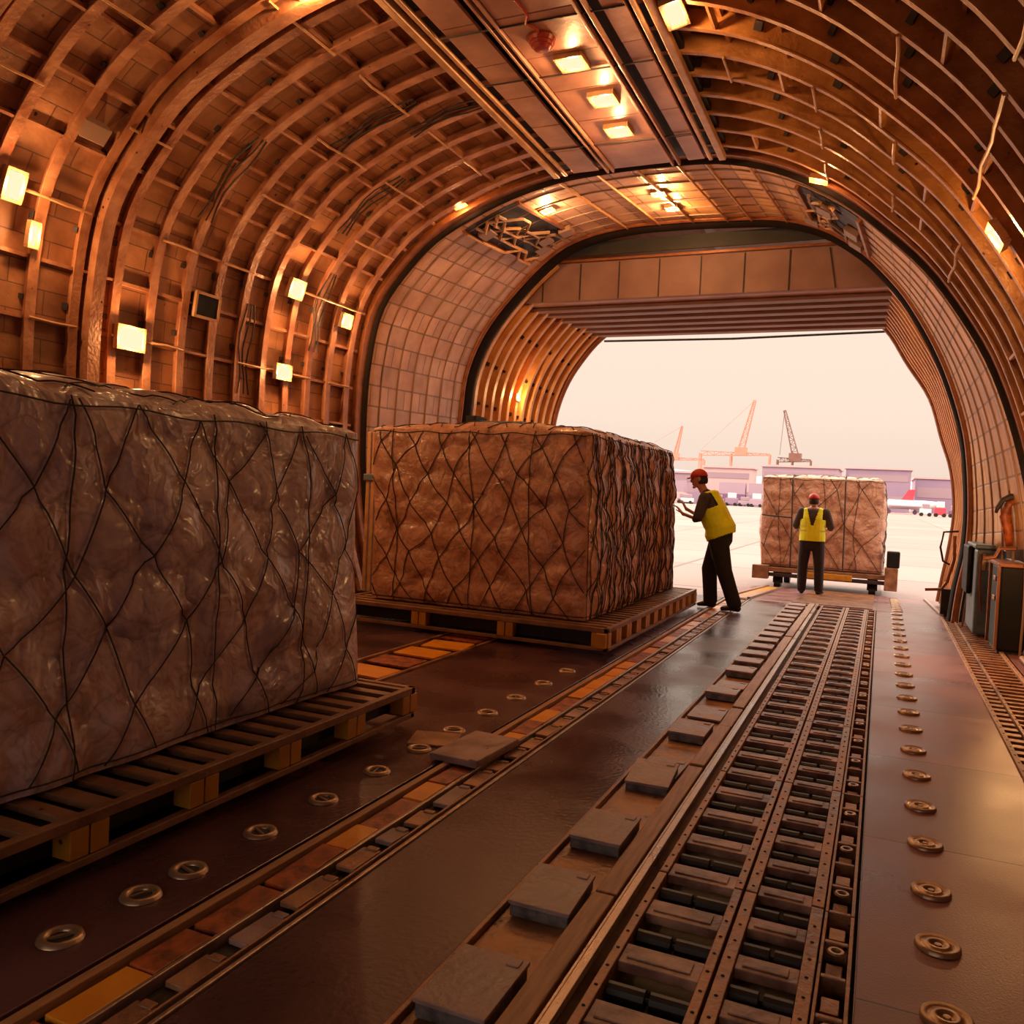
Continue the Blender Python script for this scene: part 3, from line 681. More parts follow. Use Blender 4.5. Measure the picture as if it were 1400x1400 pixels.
# centre: floor plates, timber beam, rails, roller ladders
mb = MB(); mb.box(-1.1, -.86, YF0+.1, YF1-.02, -.085, -.018); tag(mb.build('plate_tray', M['rust'], bevel=.004), 'long rusty tray that the grey floor plates sit in', 'track tray')
rail('steel_rail', -1.11, .018, .05, .006, M['rust'], 'rusty edge strip left of the grey floor plates')
PL = [1.05, 1.6, 2.1, 2.72, 3.33, 4.1, 4.3, 5.02, 5.55, 6.12, 6.5, 6.97, 7.4, 7.8, 8.2, 8.6, 9.0, 9.4, 9.8, 10.2, 10.6, 11.0, 11.4, 11.8]
for k, y in enumerate(PL):
    th = .055 if k not in (6, 8, 10) else .02
    L = .31 if k < 5 else (.3 if k < 9 else .24)
    e = empty('floor_plate', (-.972, y, -.012), 'scuffed grey square floor plate left of the timber beam, %s' % nth(k), 'floor plate', 'grey floor plates')
    e.rotation_euler = (R.uniform(-.02,.02) if k != 5 else .09, R.uniform(-.015,.015), R.uniform(-.05,.05))
    mb = MB(); mb.box(-.107, .107, -L/2, L/2, th-.012, th); mb.box(.05, .09, L/2-.05, L/2-.01, th, th+.004); mb.build('plate', M['plate'], e, bevel=.004)
    mb = MB(); mb.box(-.102, .102, -L/2+.006, L/2-.006, 0, th-.013); mb.build('base_block', M['plateside'], e, bevel=.003)
for k, (y0, y1) in enumerate(((-.5, 1.5), (1.5, 2.79), (2.80, 4.35), (4.36, 5.2), (5.21, 5.7), (5.71, 7.3), (7.31, 9.0), (9.01, 10.6), (10.61, 12.15))):
    e = tag(MB().build('x', M['wood']), '', '') if False else None
    mb = MB(); mb.box(-.845, -.768, y0, y1-.012, -.03, .03 + (.006 if k % 2 else 0))
    tag(mb.build('timber_beam', M['wood'], bevel=.006), 'worn timber beam section beside the steel rail, %s' % nth(k), 'timber beam', 'timber beam sections')
mb = MB(); mb.box(-.757, -.747, YF0+.1, YF1-.02, -.06, .03); mb.box(-.747, -.705, YF0+.1, YF1-.02, -.06, -.05); mb.box(-.747, -.72, YF0+.1, YF1-.02, .02, .03)
tag(mb.build('steel_channel', M['steel'], bevel=.002), 'long steel guide channel between timber beam and roller ladders', 'rail')
def ladder(x0, x1, sl, L, n, nm, lab, extra=True, mat_s='rust', group=None):
    e = empty(nm, (x0, 0, 0), lab, 'roller track', group)
    w = x1-x0
    for s, a in ((0, 0), (1, w-sl)):
        mb = MB(); mb.box(a, a+sl, 0.006, L-.006, -.075, .012)
        for q in range(int(L/.11)): mb.lathe([(0,.004),(.006,.003),(.007,0)], c=(a+sl/2, .05+.11*q, .012), n=6, mi=1)
        mb.build('side_rail', [M[mat_s], M['under']], e, bevel=.003)
    p = L/n
    for q in range(n):
        mb = MB(); y = q*p
        mb.box(sl+.001, w-sl-.001, y+.006, y+p*.36, -.03, .002); mb.box(sl+.02, w-sl-.03, y+p*.1, y+p*.3, .002, .007)
        mb.build('cross_plate', M['rung'], e, bevel=.003)
        mb = MB(); yc = y+p*.7
        mb.tube([(sl+.004, yc, -.035), (w*.5-.008, yc, -.035)], .03, 12); mb.tube([(w*.5+.008, yc, -.035), (w-sl-.004, yc, -.035)], .03, 12); mb.tube([(sl, yc, -.035), (w-sl, yc, -.035)], .01, 6)
        o = mb.build('roller', M['roller'], e, smooth=False)
    return e
SEG = 1.3
def segs(proto, x, name, y0=-.8, n=9, gr=None):
    rowdup(proto, [(x, y0+SEG*k, 0) for k in range(1, n+1)], lambda k: '%s, section %s' % (name, nth(k)), gr)
segs(ladder(-.69, -.385, .03, SEG, 4, 'roller_track', ''), -.69, 'wide roller ladder track beside the steel channel', gr='sections of the wide roller track')
segs(ladder(-.375, -.11, .04, SEG, 5, 'roller_track', ''), -.375, 'narrow roller ladder track in the middle', gr='sections of the narrow roller track')
# small pocket track at the right of the ladders
e = empty('pocket_track', (0,0,0), '', 'pocket track')
mb = MB(); mb.box(-.105, -.095, 0, SEG-.008, -.07, .006); mb.box(-.022, -.01, 0, SEG-.008, -.07, .006); mb.build('side_rail', M['rust'], e, bevel=.002)
for q in range(6):
    mb = MB(); y = q*SEG/6; mb.box(-.094, -.023, y+.002, y+.02, -.06, .004); mb.box(-.085, -.035, y+.05, y+.13, -.06, -.02+.012*(q % 2)); mb.build('pocket_divider', M['rust'], e, bevel=.003)
    if q % 2 == 0:
        mb = MB(); mb.lathe([(.012,0),(.016,.006),(.024,.006),(.028,0)], c=(-.058, y+.17, .0), n=12); mb.build('lashing_eye', M['puck'], e)
rowdup(e, [(0, -.8+SEG*k, 0) for k in range(1, 10)], lambda k: 'narrow track of small pockets right of the rollers, section %s' % nth(k), 'sections of the pocket track')
# right side track along the wall
e = empty('side_track', (0,0,0), '', 'side track')
for x, w, h in ((.775, .03, .03), (.90, .02, .02), (1.15, .035, .04)):
    mb = MB(); mb.box(x-w/2, x+w/2, 0, SEG-.006, -.07, h*.5)
    for q in range(8): mb.lathe([(0,.003),(.007,.002),(.008,0)], c=(x, .08+.16*q, h*.5), n=6, mi=1)
    mb.build('side_rail', [M['wood' if w > .025 else 'rust'], M['under']], e, bevel=.003)
for q in range(9):
    mb = MB(); y = q*SEG/9; mb.box(.912, 1.13, y+.01, y+.06, -.04, .004); mb.build('rung', M['rust'], e, bevel=.003)
    mb = MB(); mb.tube([(.912, y+.1, -.03), (1.13, y+.1, -.03)], .022, 8); mb.build('roller', M['rust'], e)
    mb = MB(); mb.box(.795, .885, y+.02, y+.09, -.05, -.006); mb.build('pocket_block', M['rust'], e, bevel=.003)
rowdup(e, [(0, -.8+SEG*k, 0) for k in range(1, 10)], lambda k: 'rusty side track along the right wall, section %s' % nth(k), 'sections of the right side track')
rail('wall_conduit', 1.28, .05, .05, .06, M['wood'], 'thick round-edged conduit along the foot of the right wall', 'conduit', y0=1, y1=9.2, bev=.02)
# ramp rails
for x, m, lab in ((-1.95, 'wood', 'timber rail on the left side of the ramp'), (-1.66, 'steel', 'steel rail on the left side of the ramp'), (.78, 'steel', 'thin rail on the right side of the ramp')):
    mb = MB(); mb.beam((x, R0+.02, .012), (x, R1-.1, -.255), .04, .04); tag(mb.build('ramp_rail', M[m]), lab, 'rail')
mb = MB()
for q in range(26):
    y = R0+.2+q*.18; mb.box(-1.1, -.05, y, y+.05, rz(y)-.01, rz(y)+.012)
tag(mb.build('ramp_cleats', M['rust']), 'row of rusty cross cleats on the ramp behind the roller tracks', 'ramp cleats')
mb = MB()
for q in range(14):
    y = R0+.1+q*.3; mb.box(-1.9, -1.7, y, y+.24, rz(y)-.01, rz(y)+.008)
tag(mb.build('ramp_plating', M['yellow']), 'yellow plating between the rails on the ramp', 'plating')

# ------------------------------------------------------------------ pallets
def pallet(x0, x1, y0, y1, zb, zt, label, nb=6, seed=1):
    rr = random.Random(seed)
    e = empty('cargo_pallet', ((x0+x1)/2, (y0+y1)/2, 0), label, 'pallet'); cx, cy = e.location.x, e.location.y
    a, b, c, d = x0-cx, x1-cx, y0-cy, y1-cy
    for (p, q) in (((a, c), (b, c)), ((b, c), (b, d)), ((a, d), (b, d)), ((a, c), (a, d))):
        for z, h, nm in ((zt-.02, .04, 'top_rail'), (zb+.015, .03, 'bottom_rail')):
            mb = MB(); s = .02
            P0 = Vector((p[0]+(s if p[0] == a else -s), p[1]+(s if p[1] == c else -s), z)); P1 = Vector((q[0]+(s if q[0] == a else -s), q[1]+(s if q[1] == c else -s), z))
            dd = (P1-P0).normalized(); mb.beam(P0-dd*.02, P1+dd*.02, .04, h); mb.build(nm, M['palletwood'], e, bevel=.004)
    n = int((y1-y0)/.14); mb = MB()
    for k in range(n):
        y = c+.06+(d-c-.12)*k/(n-1); mb.box(a+.05, b-.05, y-.035+rr.uniform(-.01,.01), y+.035, zt-.035, zt-.008)
    mb.build('deck_slats', M['palletwood'], e, bevel=.003)
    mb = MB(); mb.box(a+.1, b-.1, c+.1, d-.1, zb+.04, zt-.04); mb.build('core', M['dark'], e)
    def blocks(p, q, nrm, num):
        for k in range(num):
            t = (k+.08)/(num-1+.16); P = Vector((p[0]+(q[0]-p[0])*t, p[1]+(q[1]-p[1])*t, 0))
            dd = (Vector((q[0], q[1], 0))-Vector((p[0], p[1], 0))).normalized(); nn = Vector((nrm[0], nrm[1], 0)); hw = .08
            P = P-nn*.05; mb = MB()
            for s in (-1, 1):
                cc = P+dd*s*(hw*.52); mb.beam(cc-dd*hw*.46+Vector((0,0,(zb+zt)/2-.005)), cc+dd*hw*.46+Vector((0,0,(zb+zt)/2-.005)), .09, zt-zb-.075)
            mb.build('block', M['yellow'], e, bevel=.004)
    blocks((b, c), (b, d), (1, 0), nb); blocks((a, c), (b, c), (0, -1), 4)
    return e
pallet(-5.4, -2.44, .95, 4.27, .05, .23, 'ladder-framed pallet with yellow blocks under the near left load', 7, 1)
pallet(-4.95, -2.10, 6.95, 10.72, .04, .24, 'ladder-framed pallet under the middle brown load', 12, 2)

# ------------------------------------------------------------------ netted loads
def load(name, x0, x1, y0, y1, z0, z1, m, label, seed, dome=.12, lean=-.045, amp=.045, net=.34, faces=('front', 'right', 'top'), dense=None, res=.035, cr=.0065):
    rr = random.Random(seed)
    org = Vector(((x0+x1)/2, (y0+y1)/2, z0)); e = None
    W, D, H = x1-x0, y1-y0, z1-z0
    def cells(w, h):
        cs = []; a, b = .36, .26; nx, ny = int(w/a)+1, int(h/b)+1
        for j in range(ny):
            for i in range(nx+1):
                cs.append(((i+(.5 if j % 2 else 0)+rr.uniform(-.2,.2))*a, (j+.5+rr.uniform(-.15,.15))*b, a*rr.uniform(.42,.7), b*rr.uniform(.42,.7), rr.uniform(.4,1)))
        return cs
    F = {'front': (W, H, cells(W, H)), 'right': (D, H, cells(D, H)), 'back': (W, H, cells(W, H)), 'left': (D, H, cells(D, H)), 'top': (W, D, cells(W, D))}
    def disp(f, s, t):
        w, h, cs = F[f]; v = 0
        for cx, cy, a, b, k in cs:
            q = ((s-cx)/a)**2+((t-cy)/b)**2
            if q < 1: v = max(v, k*(1-q)**.5)
        ed = min(1, min(s, w-s, t if f == 'top' else t+.05, h-t)/.12); ed = max(0, ed)**.5
        v = amp*v*ed + .012*noise.noise(Vector((s*4, t*4, seed+len(f))))*ed
        if f == 'top': v += dome*(max(0, min(1, 4*(s/w)*(1-s/w)))**.55)*(max(0, min(1, 4*(t/h)*(1-t/h)))**.4)
        else: v += .03*math.sin(math.pi*min(1, max(0, t/h)))*ed
        return v
    def pos(f, s, t, o=0):
        d = disp(f, s, t)+o; r = .05
        if f == 'front': p = Vector((x0+s, y0-d, z0+t))
        elif f == 'right': p = Vector((x1+d, y0+s, z0+t))
        elif f == 'back': p = Vector((x0+s, y1+d, z0+t))
        elif f == 'left': p = Vector((x0-d, y0+s, z0+t))
        else: p = Vector((x0+s, y0+t, z1+d))
        p.x += lean*(p.z-z0) + .012*math.sin(p.z*5+p.y*3)
        # soften corners
        return p-org
    mb = MB()
    for f in F:
        w, h, _ = F[f]; nx, ny = max(2, int(w/res)), max(2, int(h/res)); b = len(mb.v)
        for j in range(ny+1):
            for i in range(nx+1): mb.v.append(tuple(pos(f, w*i/nx, h*j/ny)))
        for j in range(ny):
            for i in range(nx):
                a = b+j*(nx+1)+i; q = (a, a+1, a+nx+2, a+nx+1)
                mb.f.append(q if f in ('front', 'right', 'top') else q[::-1]); mb.m.append(0)
    mb.add([(x0-org.x, y0-org.y, 0), (x1-org.x, y0-org.y, 0), (x1-org.x, y1-org.y, 0), (x0-org.x, y1-org.y, 0)], [(3,2,1,0)])
    o = mb.build(name, m, smooth=True, loc=org)
    tag(o, label, 'cargo load', None)
    # net cords draped on the faces
    for f in faces:
        w, h, _ = F[f]; mb = MB()
        def cord(fn, n=26):
            pts = []
            for k in range(n+1):
                s, t = fn(k/n)
                if -.001 <= s <= w+.001 and -.001 <= t <= h+.001: pts.append(pos(f, min(w, max(0, s)), min(h, max(0, t)), .008))
            if len(pts) > 1: mb.tube(pts, cr, 4)
        if dense and f == dense:
            k = 0; s0 = 0
            while s0 < w:
                ph, am = rr.uniform(0, 6), rr.uniform(.03, .08); dr = rr.uniform(-.1, .1); fr = rr.uniform(2, 4)
                cord(lambda u: (s0+am*math.sin(fr*u*3+ph)+dr*u, u*h), 22); s0 += rr.uniform(.05, .1)
        pitch = net
        jit = {}
        def J(a, b):
            if (a, b) not in jit: jit[(a, b)] = (rr.uniform(-.2, .2)*pitch, rr.uniform(-.16, .16)*pitch)
            return jit[(a, b)]
        na, nb = int(w/pitch)+3, int(h/(pitch*.85))+3
        nodes = lambda i, j: ((i+(.5 if j % 2 else 0)-.5)*pitch+J(i, j)[0], j*pitch*.85+J(i, j)[1]-.1)
        for j in range(nb):
            for i in range(na+1):
                a = nodes(i, j)
                for di in ((0, 1) if j % 2 else (-1, 0)):
                    b = nodes(i+di, j+1); sg = rr.uniform(-.03, .03)
                    cord(lambda u: (a[0]+(b[0]-a[0])*u, a[1]+(b[1]-a[1])*u + sg*math.sin(math.pi*u)), 8)
        if f != 'top':
            for i in range(int(w/.75)+1):
                s0 = .3+i*.75+rr.uniform(-.1,.1); ph = rr.uniform(0, 6)
                cord(lambda u: (s0+.03*math.sin(u*5+ph), u*h), 20)
            cord(lambda u: (u*w, h-.03+.01*math.sin(u*30)), 40); cord(lambda u: (u*w, .03), 30)
        mb.build('cargo_net', M['net'], o)
    return o
load('wrapped_load', -5.1, -2.76, 1.1, 4.13, .235, 1.69, M['wrap1'], 'large mauve-grey shrink-wrapped load under a diamond net at the left edge', 11, dome=.12, lean=-.05, net=.36, faces=('right', 'top'), cr=.0034)
load('wrapped_load', -4.66, -2.40, 7.22, 10.6, .245, 1.95, M['wrap2'], 'brown shrink-wrapped netted load in the middle, beside the leaning worker', 23, dome=.1, lean=-.04, net=.33, dense='right', cr=.0045)
w3 = load('wrapped_load', -2.12, .03, 17.0, 19.2, .14, 1.86, M['wrap3'], 'pale brown netted load outside on the dolly, in front of the open nose', 31, dome=.04, lean=-.02, net=.62, faces=('front', 'right', 'top'), cr=.0055, res=.05)
for x in (-.52, .42):
    mb = MB(); mb.tube([(x, -1.19, .0), (x-.01, -1.2, .8), (x-.03, -1.19, 1.68), (x-.03, -1.05, 1.77), (x-.03, 1.0, 1.77)], .014, 5); mb.build('vertical_strap', M['net'], w3)
mb = MB(); mb.tube([(-1.09, -1.19, .98), (-.8, -1.2, .96), (-.52, -1.2, .95)], .014, 5); mb.build('cross_strap', M['net'], w3)
e = empty('tool_case', (-4.38, 9.3, 2.09), 'small dark grey case lying on top of the middle load', 'case')
mb = MB(); mb.box(-.14, .45, -.2, .2, 0, .11); mb.build('case_body', M['blue'], e, bevel=.015)
mb = MB(); mb.box(-.28, -.145, -.22, .1, .0, .17); mb.build('corner_block', M['black'], e, bevel=.01)
# blue post seen between the two loads
e = empty('wall_post', (-5.52, 8.5, 0), 'pale ribbed post standing between the two netted loads', 'post')
mb = MB()
for k in range(4): mb.box(-.12+.07*k, -.07+.07*k, -.03, .03, .1, 2.0)
mb.build('ribbed_panel', M['pipe'], e, bevel=.01)
mb = MB(); mb.box(-.14, .17, -.06, .05, 1.42, 1.5); mb.build('clamp', M['blue'], e, bevel=.01)
mb = MB(); mb.box(-.16, .2, -.05, .06, 0, .1); mb.build('base', M['under'], e)

# dolly outside
e = empty('cargo_dolly', (-1.0, 18.1, -.35), 'low wheeled dolly with a yellow side beam carrying the outside load', 'dolly')
mb = MB(); mb.box(-1.2, 1.2, -1.2, 1.2, .38, .47); mb.build('platform', M['palletwood'], e, bevel=.01)
mb = MB(); mb.box(-.3, .55, -1.24, -1.2, .31, .42); mb.build('side_beam', M['yellow'], e, bevel=.01)
mb = MB(); mb.box(-1.25, -.95, -1.3, -1.1, .24, .5); mb.build('corner_block', M['palletwood'], e, bevel=.01)
mb = MB(); mb.box(-1.2, 1.25, -1.21, -1.12, .29, .36); mb.build('chassis_beam', M['under'], e, bevel=.01)
mb = MB(); mb.box(1.1, 1.32, -1.3, -1.05, .2, .62); mb.build('corner_post', M['rust'], e, bevel=.01)
mb = MB(); mb.box(1.12, 1.34, -1.25, -1.0, .62, .92); mb.build('motor_housing', M['black'], e, bevel=.02)
for x in (-.8, .9):
    for y in (-.9, .9):
        mb = MB(); mb.tube([(x-.06, y, .145), (x+.06, y, .145)], .145, 18); mb.build('wheel', M['shoe'], e)
        mb = MB(); mb.box(x-.09, x+.09, y-.05, y+.05, .15, .4); mb.build('wheel_fork', M['under'], e)

# ------------------------------------------------------------------ equipment on the right
e = empty('equipment_cabinet', (1.2, 9.9, 0), 'tall black cabinet with a copper top edge at the right wall', 'cabinet')
mb = MB(); mb.box(-.1, .14, -.35, .35, .03, .86); mb.build('cabinet_body', M['black'], e, bevel=.02)
mb = MB(); mb.box(-.12, .15, -.37, .37, .86, .9); mb.build('top_edge', M['copper'], e, bevel=.008)
for y in (-.36, .36): mb = MB(); mb.box(-.125, -.1, y-.02, y+.02, .03, .87); mb.build('corner_strip', M['copper'], e, bevel=.005)
for z in (.5, .7):
    mb = MB(); mb.box(-.115, -.1, -.08, .08, z, z+.05); mb.build('handle', M['rust'], e, bevel=.01)
mb = MB(); mb.box(-.09, .12, -.33, .33, 0, .03); mb.build('plinth', M['under'], e)
e = empty('equipment_cabinet', (1.02, 11.0, 0), 'blue-grey cabinet with a dark left side beside the black cabinet', 'cabinet')
mb = MB(); mb.box(-.04, .25, -.4, .5, .03, .98); mb.build('cabinet_body', M['blue'], e, bevel=.03)
mb = MB(); mb.box(-.1, -.041, -.1, .5, .45, 1.0); mb.build('side_pad', M['black'], e, bevel=.02)
mb = MB(); mb.box(-.06, .26, -.42, .52, .981, 1.03); mb.build('top_cover', M['blue'], e, bevel=.015)
for k in range(4):
    mb = MB(); mb.box(.02+.055*k, .05+.055*k, -.415, -.4, .75, .93-.03*k); mb.build('vent', M['pipe'], e)
mb = MB(); mb.tube([(.0, -.43, .93), (.0, -.46, .6), (.03, -.43, .3)], .012, 6); mb.build('handle', M['copper'], e)
e = empty('duct_box', (1.22, 10.42, .0), 'grey duct box filling the gap between the two cabinets', 'duct')
mb = MB(); mb.box(-.1, .1, -.1, .14, .02, .9); mb.build('duct_body', M['blue'], e, bevel=.02)
mb = MB(); mb.tube([(-.11, 0, .1), (-.12, .02, .45), (-.11, 0, .85)], .02, 8); mb.build('hose', M['under'], e)
# hanging lever with webbing
e = empty('webbing_lever', (1.17, 9.8, 1.06), 'orange arm with dark hooked webbing hanging at the right edge', 'lever')
mb = MB(); mb.tube([(.02,0,.0), (0,0,.15), (-.03,0,.3), (-.02,0,.42), (.05,0,.5)], [.035,.05,.055,.045,.04], 10); mb.build('arm', M['rustorange'], e, smooth=True)
mb = MB(); mb.tube([(.08,-.03,.5), (0,-.04,.5), (-.07,-.04,.46), (-.11,-.04,.38), (-.12,-.04,.33)], [.03,.035,.03,.022,.014], 8); mb.build('webbing_hook', M['under'], e, smooth=True)
mb = MB(); mb.tube([(.08,0,-.02), (-.06,0,-.03), (-.1,0,-.12), (-.2,0,-.14)], .02, 8); mb.build('bracket', M['copper'], e)
# tubular guard beside the seal ring
e = empty('guard_frame', (.82, 12.35, .4), 'bent dark tube guard beside the black seal on the right', 'guard')
mb = MB(); mb.tube([(.1,0,.72), (-.07,0,.7), (-.1,0,.5), (-.06,0,.32), (.02,0,.28)], .014, 8); mb.build('upper_tube', M['under'], e)
mb = MB(); mb.tube([(.06,0,.66), (.07,0,.35), (.0,0,.05), (-.06,0,-.05), (-.25,0,-.07)], .02, 8); mb.build('lower_tube', M['copper'], e)
mb = MB(); mb.box(-.06, .1, -.05, .05, -.4, -.04); mb.build('foot', M['under'], e)

# ------------------------------------------------------------------ people
def solid(name, mb, m, parent=None, vox=.011, smooth=2, pred=None, thick=0):
    o = mb.build('tmp', m); fix_normals(o)
    r = o.modifiers.new('r', 'REMESH'); r.mode = 'VOXEL'; r.voxel_size = vox
    s = o.modifiers.new('s', 'SMOOTH'); s.iterations = smooth; s.factor = .5
    dg = bpy.context.evaluated_depsgraph_get(); me = bpy.data.meshes.new_from_object(o.evaluated_get(dg))
    old = o.data; bpy.data.objects.remove(o); bpy.data.meshes.remove(old)
    if pred:
        bm = bmesh.new(); bm.from_mesh(me); bmesh.ops.delete(bm, geom=[f for f in bm.faces if pred(f.calc_center_median())], context='FACES'); bm.to_mesh(me); bm.free()
    me.polygons.foreach_set('use_smooth', [True]*len(me.polygons)); me.name = name
    if not me.materials: me.materials.append(m)
    n = bpy.data.objects.new(name, me); COL.objects.link(n)
    if thick:
        sd = n.modifiers.new('t', 'SOLIDIFY'); sd.thickness = thick; sd.offset = 1
    if parent: n.parent = parent
    return n
def head(mb, c, fwd, up, s=1.):
    f = Vector(fwd).normalized(); u = Vector(up); u = (u-f*u.dot(f)).normalized(); r = f.cross(u)   # right hand side
    Mx = Matrix((r, f, u)).transposed()
    def fn(p):
        q = p.copy()
        if p.z < 0: q.x *= 1-.28*(-p.z); q.y *= 1-.1*(-p.z)
        if p.y > .3 and abs(p.z-.12) < .18 and .2 < abs(p.x) < .6: q.y -= .1
        return q
    mb.ell(c, (.077*s, .098*s, .118*s), Mx, 20, fn)
    c = Vector(c)
    mb.ell(c+f*.098*s-u*.015*s, (.013*s, .02*s, .026*s), Mx, 10)          # nose
    mb.ell(c+f*.083*s-u*.062*s, (.026*s, .012*s, .008*s), Mx, 10)         # mouth
    mb.ell(c+f*.07*s-u*.098*s, (.03*s, .022*s, .02*s), Mx, 10)            # chin
    for sd in (-1, 1): mb.ell(c+r*sd*.077*s-f*.005*s-u*.01*s, (.01*s, .02*s, .033*s), Mx, 10)
    return f, u, r, Mx
def hand(mb, w, d, side, palm, curl=.35, flat=False):
    """w wrist, d pointing direction, palm = palm normal"""
    w = Vector(w); d = Vector(d).normalized(); pn = Vector(palm); pn = (pn-d*pn.dot(d)).normalized(); lt = d.cross(pn)*side
    mb.sweep([w-d*.02, w+d*.04, w+d*.085], [(.026,.019), (.038,.015), (.04,.013)], lt)
    for k, (o, L) in enumerate(((-.030,.068), (-.010,.078), (.011,.073), (.030,.056))):
        b = w+d*.085+lt*o; a1 = d*math.cos(curl)+pn*math.sin(curl); a2 = d*math.cos(curl*2.1)+pn*math.sin(curl*2.1)
        mb.sweep([b-d*.015, b+d*.012, b+d*.01+a1*L*.5, b+d*.01+a1*L*.5+a2*L*.5], [(.0095,.0095), (.0095,.0095), (.0088,.0088), (.0072,.0072)], lt, n=8)
    t = w+d*.025-lt*.03; td = (d*.7-lt*.65+pn*.35).normalized()
    mb.sweep([t, t+td*.035, t+td*.065+d*.012], [(.014,.013), (.011,.011), (.0085,.0085)], lt, n=8)
def cap_mesh(c, f, u, Mx, s=1.):
    mb = MB(); c = Vector(c)
    def fn(p):
        q = p.copy()
        if p.z < 0: q.z = p.z*.02
        return q
    mb.ell(c+u*.028*s, (.09*s, .112*s, .105*s), Mx, 24, fn)
    return mb
def brim(c, f, u, r, s=1.):
    c = Vector(c)+u*.032*s; top = []; n = 12
    for k in range(n+1):
        a = math.pi*k/n; x = math.cos(a); y = math.sin(a); top.append(c+r*x*.082*s+f*(.05+.105*y)*s-u*.012*y*s)
    mb = MB(); lo = [p-u*.008 for p in top]; N = len(top)
    mb.add(top+lo, [tuple(range(N)), tuple(range(2*N-1, N-1, -1))]+[(k, N+k, N+(k+1) % N, (k+1) % N) for k in range(N)]); return mb
def person(name, org, label, J, fwd, gaze, v_back=False, s=1.):
    """J: joints in coordinates relative to org. side axis = lat"""
    e = empty(name, org, label, 'person')
    fwd = Vector(fwd).normalized(); lat = fwd.cross(Vector((0,0,1))).normalized()   # to the person's right
    V = {k: Vector(v) for k, v in J.items()}
    mb = MB()
    tors = [V['pelvis']-Vector((0,0,.06)), V['pelvis']+Vector((0,0,.04)), V['waist'], V['chest'], V['shoulder']]
    mb.sweep(tors, [(.15,.12), (.16,.125), (.145,.115), (.165,.125), (.14,.095)], lat, n=18)
    mb.sweep([V['shoulder']-Vector((0,0,.03)), V['neck'], V['head']-Vector((0,0,.03))], [(.06,.055), (.055,.055), (.052,.055)], lat)
    f, u, r, Mx = head(mb, V['head'], gaze, V['head']-V['neck'], s)
    for sd in ('L', 'R'):
        mb.sweep([V['sh'+sd], V['el'+sd], V['wr'+sd]], [(.05,.05), (.04,.04), (.026,.022)], lat)
        mb.sweep([V['hip'+sd], V['kn'+sd], V['an'+sd]], [(.085,.09), (.055,.06), (.038,.042)], lat)
        mb.sweep([V['an'+sd]+V['toe'+sd]*-.25, V['an'+sd]+V['toe'+sd]*.9+Vector((0,0,-.04))], [(.036,.036), (.035,.022)], lat)
        hand(mb, V['wr'+sd], V['hd'+sd], -1 if sd == 'L' else 1, V['pn'+sd], .3)
    body = solid('body', mb, M['skin'], e, vox=.0085)
    # trousers
    mb = MB(); mb.sweep([V['pelvis']-Vector((0,0,.07)), V['pelvis']+Vector((0,0,.06)), V['pelvis']*.6+V['waist']*.4], [(.175,.155), (.18,.155), (.17,.14)], lat, n=18)
    for sd in ('L', 'R'):
        h, k, a = V['hip'+sd], V['kn'+sd], V['an'+sd]
        mb.sweep([h+Vector((0,0,.04)), h.lerp(k, .45), k, k.lerp(a, .5), a+Vector((0,0,-.005))], [(.105,.13), (.098,.118), (.084,.1), (.08,.092), (.074,.09)], lat, n=16)
    solid('trousers', mb, M['trouser'], e, vox=.012)
    # shirt with sleeves to the elbow
    mb = MB(); mb.sweep([V['pelvis']+Vector((0,0,.06)), V['waist'], V['chest'], V['shoulder'], V['shoulder'].lerp(V['neck'], .5)], [(.18,.15), (.175,.145), (.185,.145), (.16,.105), (.075,.07)], lat, n=18)
    for sd in ('L', 'R'):
        a, b = V['sh'+sd], V['el'+sd]; w = V['wr'+sd]
        mb.sweep([a, a.lerp(b, .5), b, b.lerp(w, J.get('sleeve', .1))], [(.076,.076), (.07,.07), (.062,.062), (.054,.054)], lat)
    solid('shirt', mb, M['shirt'], e, vox=.011)
    # hi-vis vest
    mb = MB(); mb.sweep([V['pelvis']+Vector((0,0,-.02)), V['pelvis']+Vector((0,0,.1)), V['waist'], V['chest'], V['shoulder']+Vector((0,0,.02)), V['shoulder'].lerp(V['neck'], .45)],
                        [(.205,.185), (.205,.185), (.2,.18), (.208,.176), (.182,.13), (.092,.088)], lat, n=20)
    sh, wa = V['shoulder'], V['waist']; ax = (V['neck']-V['pelvis']).normalized()
    def pred(c):
        h = (c-V['pelvis']).dot(ax); H = (V['shoulder']-V['pelvis']).dot(ax); x = (c-V['pelvis']).dot(lat); b = (c-(V['pelvis']+ax*h)).dot(fwd)
        if h < -.02: return True
        if h > H+.045: return True
        if abs(x) > .15 and h > H-.16: return True
        if v_back and b < 0 and h > H-.26 and abs(x) < .02+.26*(h-(H-.26)): return True
        if b > 0 and h > H-.3 and abs(x) < .015+.2*(h-(H-.3)): return True
        return False
    v = solid('vest', mb, M['hivis'], e, vox=.011, pred=pred, thick=.006)
    mb = MB()
    for hh in ((.16, .24) if v_back else ()):
        P = V['pelvis']+ax*hh; n = 28; t = []
        for k in range(n):
            a = 2*math.pi*k/n; t.append(P+lat*math.cos(a)*.212+fwd*math.sin(a)*.192)
        vs = [p+ax*.013 for p in t]+[p-ax*.013 for p in t]; mb.add(vs, [(k, (k+1) % n, n+(k+1) % n, n+k) for k in range(n)])
    if mb.v:
        o = mb.build('reflective_band', M['band'], e); sd = o.modifiers.new('t', 'SOLIDIFY'); sd.thickness = .004
    cm = cap_mesh(V['head'], f, u, Mx, s); cb = cm.build('cap', M['cap'], e, smooth=True)
